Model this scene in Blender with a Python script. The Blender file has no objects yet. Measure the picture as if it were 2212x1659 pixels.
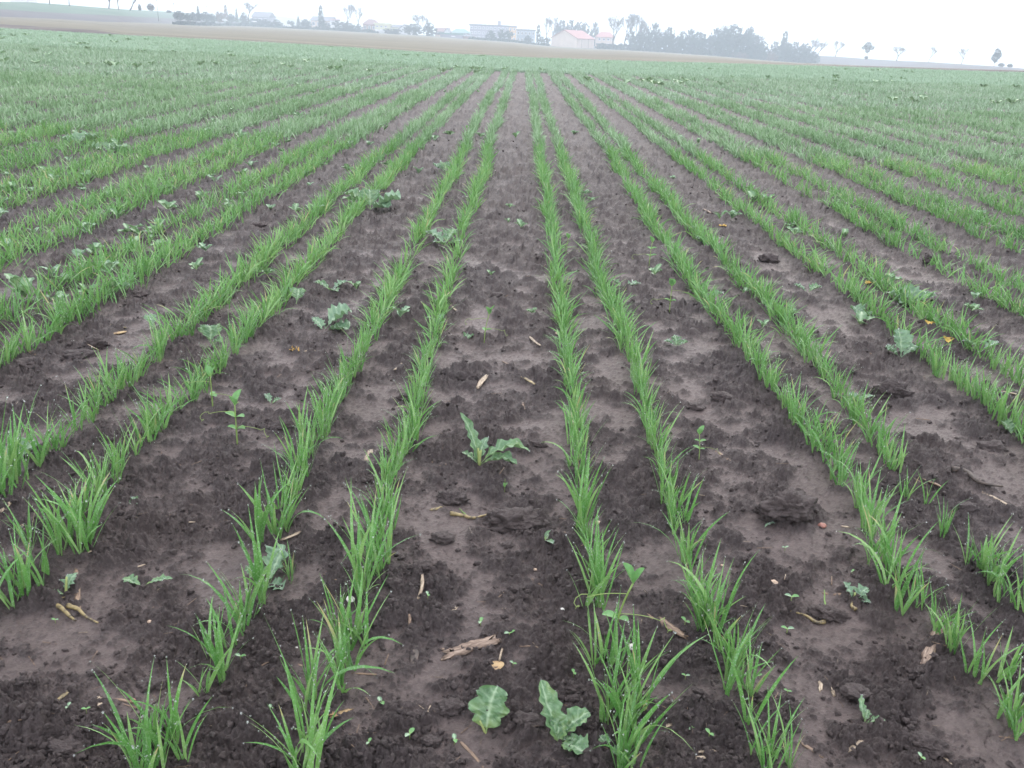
import bpy, bmesh, math, random
import numpy as np
from mathutils import Matrix, Vector, noise as mnoise

# ------------------------------------------------------------------ camera
F_PX = 1950.0; CX, CY = 1106.0, 829.5          # focal length and centre in units of a 2212 x 1659 frame
PITCH, ROLL, CAMH = math.radians(21.12), math.radians(2.4), 0.707
cp, sp = math.cos(PITCH), math.sin(PITCH); cr, sr = math.cos(ROLL), math.sin(ROLL)
CAM = np.array([0.0, 0.0, CAMH])
UPv = np.array([0, sp, cp]); FW = np.array([0, cp, -sp]); XH = np.array([1.0, 0, 0])
RT = cr * XH + sr * UPv; UP = -sr * XH + cr * UPv
scene = bpy.context.scene
C = scene.collection
cam = bpy.data.cameras.new("camera"); camo = bpy.data.objects.new("camera", cam); C.objects.link(camo)
cam.sensor_width = 36.0; cam.lens = 36.0 * F_PX / 2212.0
cam.clip_start = 0.02; cam.clip_end = 5000
camo.matrix_world = Matrix(((RT[0], UP[0], -FW[0], 0), (RT[1], UP[1], -FW[1], 0), (RT[2], UP[2], -FW[2], CAMH), (0, 0, 0, 1)))
scene.camera = camo
# ------------------------------------------------------------------ light
SUN_EL, SUN_AZ = math.radians(38), math.radians(20)
w = bpy.data.worlds.new("World"); scene.world = w; w.use_nodes = True
nt = w.node_tree; nt.nodes.clear()
sky = nt.nodes.new('ShaderNodeTexSky'); sky.sky_type = 'NISHITA'; sky.sun_disc = False
sky.sun_elevation = SUN_EL; sky.sun_rotation = SUN_AZ; sky.air_density = 1.5; sky.dust_density = 6.0
mx = nt.nodes.new('ShaderNodeMixRGB'); mx.inputs[0].default_value = 0.88
mx.inputs[2].default_value = (10.2, 10.5, 11.2, 1)      # the even cloud layer that covers the sky
bg = nt.nodes.new('ShaderNodeBackground'); bg.inputs[1].default_value = 0.12
wo = nt.nodes.new('ShaderNodeOutputWorld')
nt.links.new(sky.outputs[0], mx.inputs[1]); nt.links.new(mx.outputs[0], bg.inputs[0]); nt.links.new(bg.outputs[0], wo.inputs[0])
sl = bpy.data.lights.new("sun", 'SUN'); sl.energy = 0.6; sl.angle = math.radians(25); sl.color = (1, .97, .93)
so = bpy.data.objects.new("sun", sl); C.objects.link(so)
so.rotation_euler = (math.radians(90) - SUN_EL, 0, math.pi - SUN_AZ)
scene.view_settings.view_transform = 'Standard'; scene.view_settings.look = 'None'
scene.view_settings.exposure = 0.95; scene.view_settings.gamma = 1
scene.cycles.max_bounces = 6; scene.cycles.transparent_max_bounces = 8
scene.cycles.volume_bounces = 1; scene.cycles.transmission_bounces = 4; scene.cycles.diffuse_bounces = 3
scene.cycles.use_denoising = True

# ------------------------------------------------------------------ small maths
def ray(px, py):
    x = (px - CX) / F_PX; y = (CY - py) / F_PX
    return RT * x + UP * y + FW
def at(px, py, z=0.0):                    # the ground point seen there
    for _ in range(3):
        d = ray(px, py); t = (z - CAMH) / d[2]; p = CAM + d * t
        z = float(H(np.array([p[0]]), np.array([p[1]]))[0])
    return p
def near_g(px):                           # the land closes in towards both sides of the village
    return np.interp(px, [-200, 0, 340, 500, 1762, 1880, 2212, 2600], [.30, .32, .46, 1, 1, .75, .62, .6])
def at_far(px, py, Y):
    if 290 <= Y < 500: Y = Y * float(near_g(px))
    d = ray(px, py); return CAM + d * (Y / d[1])
def depth(p): return float(np.dot(np.asarray(p) - CAM, FW))
def ppm(p): return F_PX / depth(p)        # units of the 2212 frame per metre
def project(P):
    D = P - CAM; dz = D @ FW
    return CX + F_PX * (D @ RT) / dz, CY - F_PX * (D @ UP) / dz
rs = np.random.RandomState(7); random.seed(7)
_perm = np.random.RandomState(3).permutation(1024).astype(np.int64)
def h2(ix, iy, s=0):
    return _perm[(_perm[(ix + s * 131) & 1023] + iy) & 1023]
def perlin(x, y, s=0):
    ix = np.floor(x).astype(np.int64); iy = np.floor(y).astype(np.int64)
    fx = x - ix; fy = y - iy
    u = fx * fx * fx * (fx * (fx * 6 - 15) + 10); v = fy * fy * fy * (fy * (fy * 6 - 15) + 10)
    def g(a, b, dx, dy):
        an = h2(ix + a, iy + b, s) * (2 * math.pi / 1024.0)
        return np.cos(an) * dx + np.sin(an) * dy
    a = g(0, 0, fx, fy); b = g(1, 0, fx - 1, fy); c = g(0, 1, fx, fy - 1); d = g(1, 1, fx - 1, fy - 1)
    return ((a + (b - a) * u) + ((c + (d - c) * u) - (a + (b - a) * u)) * v) * 1.5
def worley(x, y, s=0):                    # distance to nearest feature and that cell's random
    ix = np.floor(x).astype(np.int64); iy = np.floor(y).astype(np.int64)
    best = np.full(x.shape, 9.0); rid = np.zeros(x.shape)
    for a in (-1, 0, 1):
        for b in (-1, 0, 1):
            cx, cy = ix + a, iy + b
            k = h2(cx, cy, s)
            jx = _perm[k] / 1024.0; jy = _perm[(k + 77) & 1023] / 1024.0
            d = (cx + jx - x) ** 2 + (cy + jy - y) ** 2
            m = d < best
            best = np.where(m, d, best); rid = np.where(m, _perm[(k + 301) & 1023] / 1024.0, rid)
    return np.sqrt(best), rid
def sst(x, a, b):
    t = np.clip((x - a) / (b - a), 0, 1); return t * t * (3 - 2 * t)

# ------------------------------------------------------------------ terrain lines (world curves at fixed distances)
def P(*pts):
    a = np.array(pts, float); return a[:, 0], a[:, 1]
LA = P((-1500, -20), (0, 65), (253, 80), (513, 92), (752, 106), (941, 118), (1112, 126.5), (1215, 131.7), (1458, 138.5), (1623, 142), (1805, 148), (2212, 160.6), (3700, 205))
LD = P((-1500, 13), (0, 13), (145, 13), (214, 12), (265, 6), (400, 4), (700, 2.5), (1100, 2), (1500, 3), (1700, 4), (1900, 7), (3700, 8))
LB = P((-1500, -40), (0, 36), (103, 40), (188, 45), (222, 47), (376, 51), (429, 54), (532, 56.5), (600, 60), (729, 66.5), (849, 73.5), (925, 77.7), (977, 82), (1028, 85.4), (1105, 91), (1187, 99.9), (1288, 105.7), (1345, 108), (1424, 112.5), (1550, 121), (1638, 129), (1716, 135), (1761, 137), (1850, 141), (2212, 156), (3700, 230))
LC = P((-1500, -70), (0, 19.7), (85, 25.6), (171, 30), (239, 33), (308, 36.7), (376, 40), (446, 44.8), (515, 48.5), (566, 53), (620, 60), (729, 65.5), (849, 72.5), (925, 76.7), (1028, 84.4), (1105, 90), (1187, 98), (1288, 103), (1458, 110), (1600, 113), (1761, 120), (1804, 122), (1871, 127), (1937, 131), (2006, 134), (2076, 138.5), (2147, 143), (2212, 148), (3700, 240))
LS = P((-1500, -90), (0, 3.4), (68, 5), (154, 11), (214, 16), (282, 21), (359, 25), (450, 31), (520, 41), (566, 51), (620, 59), (729, 64.5), (849, 71.5), (1028, 83), (1187, 97), (1458, 110), (1600, 114.5), (1761, 121.5), (2006, 136), (2212, 150), (3700, 243))
YA, YD, YB, YC, YS, YE = 32.0, 39.0, 300.0, 345.0, 430.0, 900.0
def yA(x): return np.interp(x, *LA)
def yD(x): return yA(x) - np.interp(x, *LD)
def yB(x): return np.minimum(np.interp(x, *LB), yD(x) - 1)
def yC(x): return np.minimum(np.interp(x, *LC), yB(x) - .6)
def yS(x): return np.interp(x, *LS)
def yE(x): return yS(x) + 1.5
def zline(Y, fn, X):
    z = np.zeros_like(X); Y = np.broadcast_to(np.asarray(Y, float), X.shape)
    for _ in range(8):
        px, py = project(np.stack([X, Y, z], 1))
        px = np.clip(px, -1400, 3600)
        z = z + (py - fn(px)) * Y / F_PX
        z = np.clip(z, -60, 60)
    return z
_u = np.linspace(-1.6, 1.6, 400)
_zA = zline(YA, yA, _u * YA)
_zA = np.convolve(np.pad(_zA, 8, 'edge'), np.ones(17) / 17, 'valid')
TW = 1.0
def row_mask(x, y): return 0
def H0(x, y):                              # broad form of the near field
    u = np.clip(x / np.maximum(y, 1.0), -1.6, 1.6)
    return np.interp(u, _u, _zA) * sst(y, 7, YA)
def soil(x, y, full=True):
    """height of clods, and how silty the spot is (0 crumb, 1 smooth)"""
    base = .010 * perlin(x / .28, y / .28, 1) + .005 * perlin(x / .1, y / .1, 2)
    wob = perlin(x / .03, y / .03, 9)
    m = -.04 + .62 * sst(y, 1.4, 5.0) + perlin(x / .16, y / .16, 4) + .6 * perlin(x / .06, y / .06, 5) + .35 * wob
    M = sst(m, -.62, .36)
    wx = x + .004 * perlin(x / .011, y / .011, 21); wy = y + .004 * perlin(x / .011, y / .011, 22)
    h = np.zeros_like(x)
    for s, amp, k in ((.045, .0125, 11), (.020, .0080, 12), (.0100, .0052, 13), (.0056, .0030, 14)):
        d, r = worley(wx / s, wy / s, k)
        on = sst(r, .42, .60) if s > .012 else sst(r, .25, .5)
        rr = .30 + .32 * r
        h = h + amp * on * np.clip(1 - (d / rr) ** 2, 0, 1) ** .7 * (.35 + .65 * r) * (M if s > .012 else (.50 + .50 * M))
    h = h * (1.0 + .30 * perlin(x / .008, y / .008, 31)) + (.25 + 1.25 * M) * (.0018 * perlin(x / .0065, y / .0065, 32) + .0019 * perlin(x / .0034, y / .0034, 33) + .0016 - .0020 * np.abs(perlin(x / .013, y / .013, 34))) + .0007 * perlin(x / .0048, y / .0048, 35)
    h = h * (1.15 + .5 * sst(y, 1.8, 6))
    e = h - .0016
    hh = np.where(e > 0, e, e * .30) - .0035 * sst(-np.abs(perlin(x / .07 + .35 * wob, y / .07, 37)), -.025, 0) * sst(perlin(x / .22, y / .22, 38), .15, .35)
    silt = 1 - sst(h, .0012, .0055)
    tr = np.exp(-((perlin(x / .5, y / .5, 41)) / .05) ** 2) * 0
    return base + hh, silt * (1 - .40 * M) * (1 - .6 * sst(y, 2.0, 6)) * (1 - .35 * sst(perlin(x / .0095, y / .0095, 44) + .7 * perlin(x / .004, y / .004, 45), -.1, .5))
def H(x, y):
    s, _ = soil(np.asarray(x, float), np.asarray(y, float))
    return H0(x, y) + s * sst(-np.asarray(y, float), -60, -20)

# ------------------------------------------------------------------ mesh helpers
def mesh_np(name, V, quads=None, tris=None, attrs=None, smooth=True):
    me = bpy.data.meshes.new(name)
    V = np.ascontiguousarray(V, dtype=np.float32)
    me.vertices.add(len(V)); me.vertices.foreach_set('co', V.ravel())
    nq = 0 if quads is None else len(quads); ntr = 0 if tris is None else len(tris)
    idx = []
    if nq: idx.append(np.asarray(quads, np.int32).ravel())
    if ntr: idx.append(np.asarray(tris, np.int32).ravel())
    idx = np.concatenate(idx)
    me.loops.add(len(idx)); me.loops.foreach_set('vertex_index', idx)
    st = np.concatenate([np.arange(nq) * 4, nq * 4 + np.arange(ntr) * 3]).astype(np.int32)
    me.polygons.add(nq + ntr); me.polygons.foreach_set('loop_start', st)
    me.polygons.foreach_set('use_smooth', np.full(nq + ntr, smooth, bool))
    if attrs:
        for k, v in attrs.items():
            a = me.attributes.new(k, 'FLOAT', 'POINT'); a.data.foreach_set('value', np.asarray(v, np.float32))
    me.update(calc_edges=True)
    return me
def link(name, me, mat, parent=None, loc=None):
    o = bpy.data.objects.new(name, me); C.objects.link(o)
    if mat is not None and me is not None and not me.materials: me.materials.append(mat)
    if parent is not None: o.parent = parent
    if loc is not None: o.location = loc
    return o
def tag(o, label=None, cat=None, group=None, kind=None):
    if label: o['label'] = label
    if cat: o['category'] = cat
    if group: o['group'] = group
    if kind: o['kind'] = kind
    return o
def empty(name, loc, rz=0.0, sc=None):
    o = bpy.data.objects.new(name, None); C.objects.link(o); o.location = loc; o.rotation_euler = (0, 0, rz)
    o.empty_display_size = .05
    if sc is not None: o.scale = sc
    return o
class MB:                                   # collects shapes for one mesh
    def __init__(s): s.v = []; s.q = []; s.t = []; s.a = []; s.n = 0
    def add(s, V, q=None, t=None, a=0.0):
        V = np.asarray(V, float); s.v.append(V)
        if q is not None and len(q): s.q.append(np.asarray(q, int) + s.n)
        if t is not None and len(t): s.t.append(np.asarray(t, int) + s.n)
        s.a.append(np.broadcast_to(np.asarray(a, float), (len(V),)).copy()); s.n += len(V); return s
    def box(s, x0, x1, y0, y1, z0, z1, a=0.0):
        V = [(x, y, z) for z in (z0, z1) for y in (y0, y1) for x in (x0, x1)]
        return s.add(V, [(0, 2, 3, 1), (4, 5, 7, 6), (0, 1, 5, 4), (2, 6, 7, 3), (0, 4, 6, 2), (1, 3, 7, 5)], a=a)
    def tube(s, pts, rad, n=6, a=0.0):
        pts = np.asarray(pts, float); rad = np.broadcast_to(np.asarray(rad, float), (len(pts),))
        T = np.gradient(pts, axis=0); T /= np.linalg.norm(T, axis=1)[:, None] + 1e-12
        ref = np.array([0, 0, 1.0]) if abs(T[0][2]) < .9 else np.array([1.0, 0, 0])
        V = []
        for p, t, r in zip(pts, T, rad):
            u = np.cross(t, ref); u /= np.linalg.norm(u) + 1e-12; w_ = np.cross(t, u)
            for k in range(n):
                an = 2 * math.pi * k / n; V.append(p + r * (math.cos(an) * u + math.sin(an) * w_))
        q = [(i * n + k, i * n + (k + 1) % n, (i + 1) * n + (k + 1) % n, (i + 1) * n + k) for i in range(len(pts) - 1) for k in range(n)]
        m = len(pts); V.append(pts[0]); V.append(pts[-1])
        t = [(m * n, (k + 1) % n, k) for k in range(n)] + [(m * n + 1, (m - 1) * n + k, (m - 1) * n + (k + 1) % n) for k in range(n)]
        return s.add(V, q, t, a)
    def mesh(s, name, smooth=True):
        return mesh_np(name, np.concatenate(s.v), np.concatenate(s.q) if s.q else None, np.concatenate(s.t) if s.t else None, {'tint': np.concatenate(s.a)}, smooth)
_ico = {}
def ico(n):
    if n not in _ico:
        bm = bmesh.new(); bmesh.ops.create_icosphere(bm, subdivisions=n, radius=1.0)
        _ico[n] = (np.array([v.co[:] for v in bm.verts]), np.array([[v.index for v in f.verts] for f in bm.faces])); bm.free()
    return _ico[n]

# ------------------------------------------------------------------ materials
def new_mat(name):
    m = bpy.data.materials.new(name); m.use_nodes = True; n = m.node_tree
    b = n.nodes.get('Principled BSDF'); return m, n, b
def ramp(n, src, stops):
    r = n.nodes.new('ShaderNodeValToRGB'); el = r.color_ramp.elements
    while len(el) < len(stops): el.new(.5)
    for e, (p, c) in zip(el, stops): e.position = p; e.color = (*c, 1)
    n.links.new(src, r.inputs[0]); return r.outputs[0]
def noise_node(n, scale, detail=4, rough=.6, vec=None, obj=True):
    t = n.nodes.new('ShaderNodeTexNoise'); t.inputs['Scale'].default_value = scale
    t.inputs['Detail'].default_value = detail; t.inputs['Roughness'].default_value = rough
    if vec is None:
        g = n.nodes.new('ShaderNodeNewGeometry') if not obj else n.nodes.new('ShaderNodeTexCoord')
        vec = g.outputs['Position'] if not obj else g.outputs['Object']
    n.links.new(vec, t.inputs['Vector']); return t.outputs['Fac']
def mathn(n, op, a, b=None):
    m = n.nodes.new('ShaderNodeMath'); m.operation = op
    for i, v in enumerate((a, b)):
        if v is None: continue
        if isinstance(v, (int, float)): m.inputs[i].default_value = v
        else: n.links.new(v, m.inputs[i])
    return m.outputs[0]
def mixc(n, fac, a, b, mode='MIX'):
    m = n.nodes.new('ShaderNodeMixRGB'); m.blend_type = mode
    for i, v in enumerate((fac, a, b)):
        if isinstance(v, (int, float)): m.inputs[i].default_value = v
        elif isinstance(v, tuple): m.inputs[i].default_value = (*v, 1)
        else: n.links.new(v, m.inputs[i])
    return m.outputs[0]
def bump(n, b, h, s, d):
    bp = n.nodes.new('ShaderNodeBump'); bp.inputs['Strength'].default_value = s; bp.inputs['Distance'].default_value = d
    n.links.new(h, bp.inputs['Height']); n.links.new(bp.outputs[0], b.inputs['Normal'])
def attr(n, name):
    a = n.nodes.new('ShaderNodeAttribute'); a.attribute_name = name; return a.outputs['Fac']
def mat_soil(name='wet_soil', clod=False):
    m, n, b = new_mat(name)
    no = noise_node(n, 38, 6, .7, obj=False); nf = noise_node(n, 260, 5, .75, obj=False); big = noise_node(n, 3.1, 3, .5, obj=False)
    crumb = ramp(n, nf, [(.28, (.021, .0170, .0188)), (.5, (.048, .0388, .0420)), (.72, (.112, .091, .093))])
    siltc = ramp(n, no, [(.25, (.092, .072, .072)), (.5, (.138, .109, .107)), (.75, (.188, .149, .145))])
    f = attr(n, 'silt') if not clod else noise_node(n, 60, 3, .5, obj=False)
    if clod: f = mathn(n, 'MULTIPLY', f, .25)
    f2 = mathn(n, 'MULTIPLY', f, mathn(n, 'ADD', mathn(n, 'MULTIPLY', nf, .7), .62))
    col = mixc(n, f2, crumb, siltc)
    col = mixc(n, mathn(n, 'MULTIPLY', big, .5), col, mixc(n, .5, col, (.13, .085, .06)))
    n.links.new(col, b.inputs['Base Color'])
    rg = mathn(n, 'SUBTRACT', mathn(n, 'ADD', mathn(n, 'MULTIPLY', nf, .30), .45), mathn(n, 'MULTIPLY', f, .24))
    n.links.new(rg, b.inputs['Roughness']); b.inputs['Specular IOR Level'].default_value = .30
    bump(n, b, nf, .9, .006)
    return m
def mat_leaf(name, c0, c1, c2, rough=.38, trans=.28, veins=False, dew=0.0, tip=None):
    m, n, b = new_mat(name)
    t = attr(n, 'tint')
    col = ramp(n, t, [(0, c0), (.5, c1), (.9, c2), (1, tip or c2)])
    if veins:
        nz = noise_node(n, 90, 3, .6)
        col = mixc(n, mathn(n, 'MULTIPLY', nz, .45), col, mixc(n, .5, col, (.30, .42, .26)))
        col = mixc(n, attr(n, 'vein'), col, (.42, .55, .36))
    if dew:                                  # fine beads of dew whiten the blade in specks
        dwn = noise_node(n, 420, 2, .6, obj=False); dwm = n.nodes.new('ShaderNodeMapRange'); dwm.inputs[1].default_value = .5; dwm.inputs[2].default_value = .72
        n.links.new(dwn, dwm.inputs[0]); col = mixc(n, mathn(n, 'MULTIPLY', dwm.outputs[0], dew), col, (.62, .72, .60))
    n.links.new(col, b.inputs['Base Color']); b.inputs['Roughness'].default_value = rough
    b.inputs['Specular IOR Level'].default_value = .5
    tr = n.nodes.new('ShaderNodeBsdfTranslucent'); n.links.new(mixc(n, .3, col, (.32, .55, .16)), tr.inputs[0])
    ms = n.nodes.new('ShaderNodeMixShader'); ms.inputs[0].default_value = trans
    out = n.nodes['Material Output']
    n.links.new(b.outputs[0], ms.inputs[1]); n.links.new(tr.outputs[0], ms.inputs[2]); n.links.new(ms.outputs[0], out.inputs[0])
    return m
def mat_plain(name, stops, scale=8, rough=.7, bumpd=0, stretch=None, detail=5):
    m, n, b = new_mat(name)
    tc = n.nodes.new('ShaderNodeTexCoord'); vec = tc.outputs['Object']
    if stretch:
        mp = n.nodes.new('ShaderNodeMapping'); mp.inputs['Scale'].default_value = stretch; n.links.new(vec, mp.inputs[0]); vec = mp.outputs[0]
    f = noise_node(n, scale, detail, .65, vec=vec)
    n.links.new(ramp(n, f, stops), b.inputs['Base Color']); b.inputs['Roughness'].default_value = rough
    if bumpd: bump(n, b, f, .6, bumpd)
    return m
M = {}
M['soil'] = mat_soil(); M['clod'] = mat_soil('clod_soil', True)
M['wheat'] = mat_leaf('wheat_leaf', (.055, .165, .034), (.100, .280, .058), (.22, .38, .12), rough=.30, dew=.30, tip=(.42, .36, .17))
M['far_wheat'] = mat_leaf('hazed_wheat_mid', (.11, .215, .09), (.20, .325, .17), (.32, .44, .28), rough=.42, trans=.2)  # paler than the near wheat: averaged dew, plus haze veil put into the colour
M['pale_wheat'] = mat_leaf('hazed_wheat_far', (.16, .26, .15), (.26, .375, .245), (.37, .47, .35), rough=.42, trans=.2)  # paler again with distance: haze veil painted into the leaf colour
M['head_wheat'] = mat_leaf('hazed_wheat_headland', (.26, .38, .26), (.31, .43, .31), (.36, .47, .36), rough=.45, trans=.2)  # palest copy for the headland, washed out by painted-in haze
M['radish'] = mat_leaf('radish_leaf', (.045, .115, .05), (.085, .19, .08), (.20, .29, .08), rough=.42, trans=.2, veins=True, dew=.10)
M['radish_pale'] = mat_leaf('radish_leaf_bluish', (.09, .18, .11), (.14, .25, .155), (.24, .35, .21), rough=.4, trans=.2, veins=True, dew=.08)
M['pea'] = mat_leaf('pea_leaf', (.10, .24, .08), (.15, .33, .12), (.24, .42, .14), rough=.45, trans=.25)
M['stalk'] = mat_leaf('green_stalk', (.14, .24, .06), (.22, .32, .09), (.34, .38, .14), rough=.5, trans=.1)
M['straw'] = mat_plain('straw', [(.35, (.10, .07, .05)), (.5, (.30, .23, .165)), (.7, (.50, .41, .31))], 60, .6, .001, (1, 8, 8))
M['brown_straw'] = mat_plain('brown_straw', [(.3, (.07, .045, .032)), (.5, (.17, .11, .075)), (.75, (.33, .23, .16))], 60, .6, .001, (1, 8, 8))
M['dark_wood'] = mat_plain('dark_rotten_wood', [(.3, (.02, .016, .015)), (.5, (.06, .045, .038)), (.75, (.16, .12, .10))], 50, .65, .0015, (1, 7, 7))
M['wood'] = mat_plain('weathered_wood', [(.3, (.06, .04, .03)), (.5, (.21, .145, .11)), (.7, (.40, .31, .25))], 45, .7, .002, (1, 9, 9))
M['yellow_root'] = mat_plain('yellow_root', [(.40, (.05, .038, .025)), (.50, (.20, .15, .07)), (.72, (.34, .265, .12))], 110, .5, .0008)
M['dead_leaf'] = mat_plain('dead_leaf', [(.35, (.10, .06, .03)), (.5, (.32, .21, .10)), (.7, (.46, .34, .18))], 60, .6, .001)
M['yellow_leaf'] = mat_plain('yellow_leaf', [(.3, (.30, .15, .03)), (.5, (.50, .30, .05)), (.7, (.58, .42, .10))], 70, .5, .001)
M['pebble'] = mat_plain('pale_pebble', [(.3, (.35, .33, .30)), (.5, (.58, .56, .52)), (.7, (.75, .73, .70))], 70, .5, .0008)
M['tan_pebble'] = mat_plain('tan_pebble', [(.3, (.25, .17, .12)), (.5, (.42, .30, .22)), (.7, (.55, .42, .33))], 60, .45, .0008)
M['red_stone'] = mat_plain('red_stone', [(.3, (.22, .09, .07)), (.7, (.40, .19, .15))], 50, .5, .0008)
dm, dn, db = new_mat('water'); M['water'] = dm
db.inputs['Base Color'].default_value = (.97, .99, 1, 1); db.inputs['Roughness'].default_value = .04; db.inputs['IOR'].default_value = 1.33
db.inputs['Transmission Weight'].default_value = .9; db.inputs['Specular IOR Level'].default_value = .9

# ------------------------------------------------------------------ ground sheets
def grid_quads(nr, nc):
    i = np.arange(nr - 1)[:, None] * nc + np.arange(nc - 1)[None, :]; i = i.ravel()
    return np.stack([i, i + 1, i + nc + 1, i + nc], 1)
def soil_sheet():
    ys = [-4, -2.5, -1.2, -.4, 0, .2, .35]
    dep = np.linspace(math.degrees(math.atan2(CAMH, .46)), math.degrees(math.atan2(CAMH, 7.0)), 900)
    ys += list(CAMH / np.tan(np.radians(dep))) + list(7 * (YA / 7) ** (np.linspace(0, 1, 160)[1:]))
    ys = np.array(ys)
    tc_ = np.concatenate([-1 - (np.linspace(1, 0, 260)[:-1]) ** 1.6 * 2.6, np.linspace(-1, 1, 900), 1 + (np.linspace(0, 1, 260)[1:]) ** 1.6 * 2.6])
    Yg, Tg = np.meshgrid(ys, tc_, indexing='ij')
    Xg = Tg * (.60 * np.maximum(Yg, .2) + .09)
    x, y = Xg.ravel(), Yg.ravel()
    h, silt = soil(x, y)
    fade = sst(-y, -60, -20)
    z = H0(x, y) + h * fade
    me = mesh_np('field_soil', np.stack([x, y, z], 1), grid_quads(len(ys), len(tc_)), None, {'silt': silt})
    link('field_soil', me, M['soil']).__setitem__('kind', 'structure')
soil_sheet()

def strip(name, lineA, lineB, n, mat, amp=0.0, seed=0):
    (Y0, f0), (Y1, f1) = lineA, lineB
    u = np.linspace(-1.55, 1.55, 500)
    def zof(Y, f):
        if f is yA: return np.interp(u, _u, _zA)
        return zline(Y, f, u * Y)
    g_ = near_g(1106 + u * 1819)
    if Y0 > 100: Y0 = Y0 * g_
    if Y1 > 100: Y1 = Y1 * g_ if Y1 < 800 else np.full_like(u, Y1)
    z0, z1 = zof(Y0, f0), zof(Y1, f1)
    V = []
    for k in range(n):
        t = k / (n - 1); inv = (1 - t) / Y0 + t / Y1; Y = 1 / inv
        s = (Y - Y0) / (Y1 - Y0)
        z = z0 * (1 - s) + z1 * s
        if amp: z = z + amp * (1 - abs(2 * s - 1)) * perlin(u * Y / 2.5, np.broadcast_to(Y, u.shape) / 2.5, seed) if n > 2 else z
        V.append(np.stack([u * Y, np.broadcast_to(Y, u.shape), z], 1))
    me = mesh_np(name, np.concatenate(V), grid_quads(n, len(u)))
    o = link(name, me, mat); o['kind'] = 'structure'; return o
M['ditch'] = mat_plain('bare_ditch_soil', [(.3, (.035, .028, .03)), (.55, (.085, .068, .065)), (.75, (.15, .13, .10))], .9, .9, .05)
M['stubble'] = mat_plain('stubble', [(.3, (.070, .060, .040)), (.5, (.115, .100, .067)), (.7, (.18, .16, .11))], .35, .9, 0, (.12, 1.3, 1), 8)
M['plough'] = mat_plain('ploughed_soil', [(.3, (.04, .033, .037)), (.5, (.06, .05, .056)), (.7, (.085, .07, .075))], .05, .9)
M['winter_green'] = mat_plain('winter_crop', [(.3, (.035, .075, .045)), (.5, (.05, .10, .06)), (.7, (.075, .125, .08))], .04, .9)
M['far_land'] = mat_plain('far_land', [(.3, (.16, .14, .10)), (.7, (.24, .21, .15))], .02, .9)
strip('ditch', (YA, yA), (YD, yD), 14, M['ditch'], .10, 5)
strip('stubble_field', (YD, yD), (YB, yB), 60, M['stubble'], .05, 6)
strip('ploughed_field', (YB, yB), (YC, yC), 8, M['plough'])
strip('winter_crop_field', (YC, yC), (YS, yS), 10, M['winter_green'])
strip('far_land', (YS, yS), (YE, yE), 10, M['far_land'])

# ------------------------------------------------------------------ blades
def blades(base, phi, L, W, t0, t1, K, cols, tint, droop=1.4):
    N = len(phi); s = np.linspace(0, 1, K + 1)
    th = t0[:, None] + (t1 - t0)[:, None] * s[None, :] ** droop
    dl = (L / K)[:, None]
    r = np.concatenate([np.zeros((N, 1)), np.cumsum(np.sin(th[:, :-1]) * dl, 1)], 1)
    z = np.concatenate([np.zeros((N, 1)), np.cumsum(np.cos(th[:, :-1]) * dl, 1)], 1)
    side = rs.normal(0, .10, N)[:, None] * s[None, :] ** 2 * L[:, None]
    cph, sph = np.cos(phi)[:, None], np.sin(phi)[:, None]
    px = base[:, 0:1] + r * cph - side * sph; py = base[:, 1:2] + r * sph + side * cph; pz = base[:, 2:3] + z
    tw = (rs.normal(0, .5, N)[:, None] + rs.normal(0, .5, N)[:, None] * s[None, :])
    wv = W[:, None] * np.clip(np.minimum(.45 + 1.6 * s, 1.0) * (1 - s ** 2.4), 0, 1)[None, :] * .5
    # width direction: horizontal perpendicular turned about the blade by tw
    hx, hy = -sph * np.cos(tw), cph * np.cos(tw)
    nx, ny, nz = -np.cos(th) * cph, -np.cos(th) * sph, np.sin(th)
    dx = hx + nx * np.sin(tw); dy = hy + ny * np.sin(tw); dz = nz * np.sin(tw)
    ks = K
    st = []
    offs = (-1, 1) if cols == 2 else (-1, 0, 1)
    for o_ in offs:
        fold = (0.25 * wv if (cols == 3 and o_ == 0) else 0 * wv)
        st.append(np.stack([px + o_ * wv * dx - fold * nx, py + o_ * wv * dy - fold * ny, pz + o_ * wv * dz - fold * nz], 2)[:, :ks])
    body = np.stack(st, 2)                         # N,K,cols,3
    tip = np.stack([px[:, -1], py[:, -1], pz[:, -1]], 1)[:, None, :]
    V = np.concatenate([body.reshape(N, ks * cols, 3), tip], 1)
    nv = ks * cols + 1
    q = []
    for i in range(ks - 1):
        for c in range(cols - 1):
            q.append((i * cols + c, i * cols + c + 1, (i + 1) * cols + c + 1, (i + 1) * cols + c))
    t = [((ks - 1) * cols + c, (ks - 1) * cols + c + 1, nv - 1) for c in range(cols - 1)]
    q = np.array(q)[None] + (np.arange(N) * nv)[:, None, None]; t = np.array(t)[None] + (np.arange(N) * nv)[:, None, None]
    tn = np.repeat(tint[:, None], nv, 1)
    grad = np.concatenate([np.repeat(1 - s[:ks], cols), [0]]) ** 4
    tn = np.clip(tn + .35 * grad[None], 0, 1)
    old = (rs.rand(N) < .08)[:, None] * np.concatenate([np.repeat(s[:ks], cols), [1]])[None] ** 3 * 1.1
    tn = np.clip(np.minimum(tn, .88) + old, 0, 1)
    ctr = np.stack([px, py, pz], 2)
    return V.reshape(-1, 3), q.reshape(-1, 4), t.reshape(-1, 3), tn.ravel(), ctr
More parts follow.
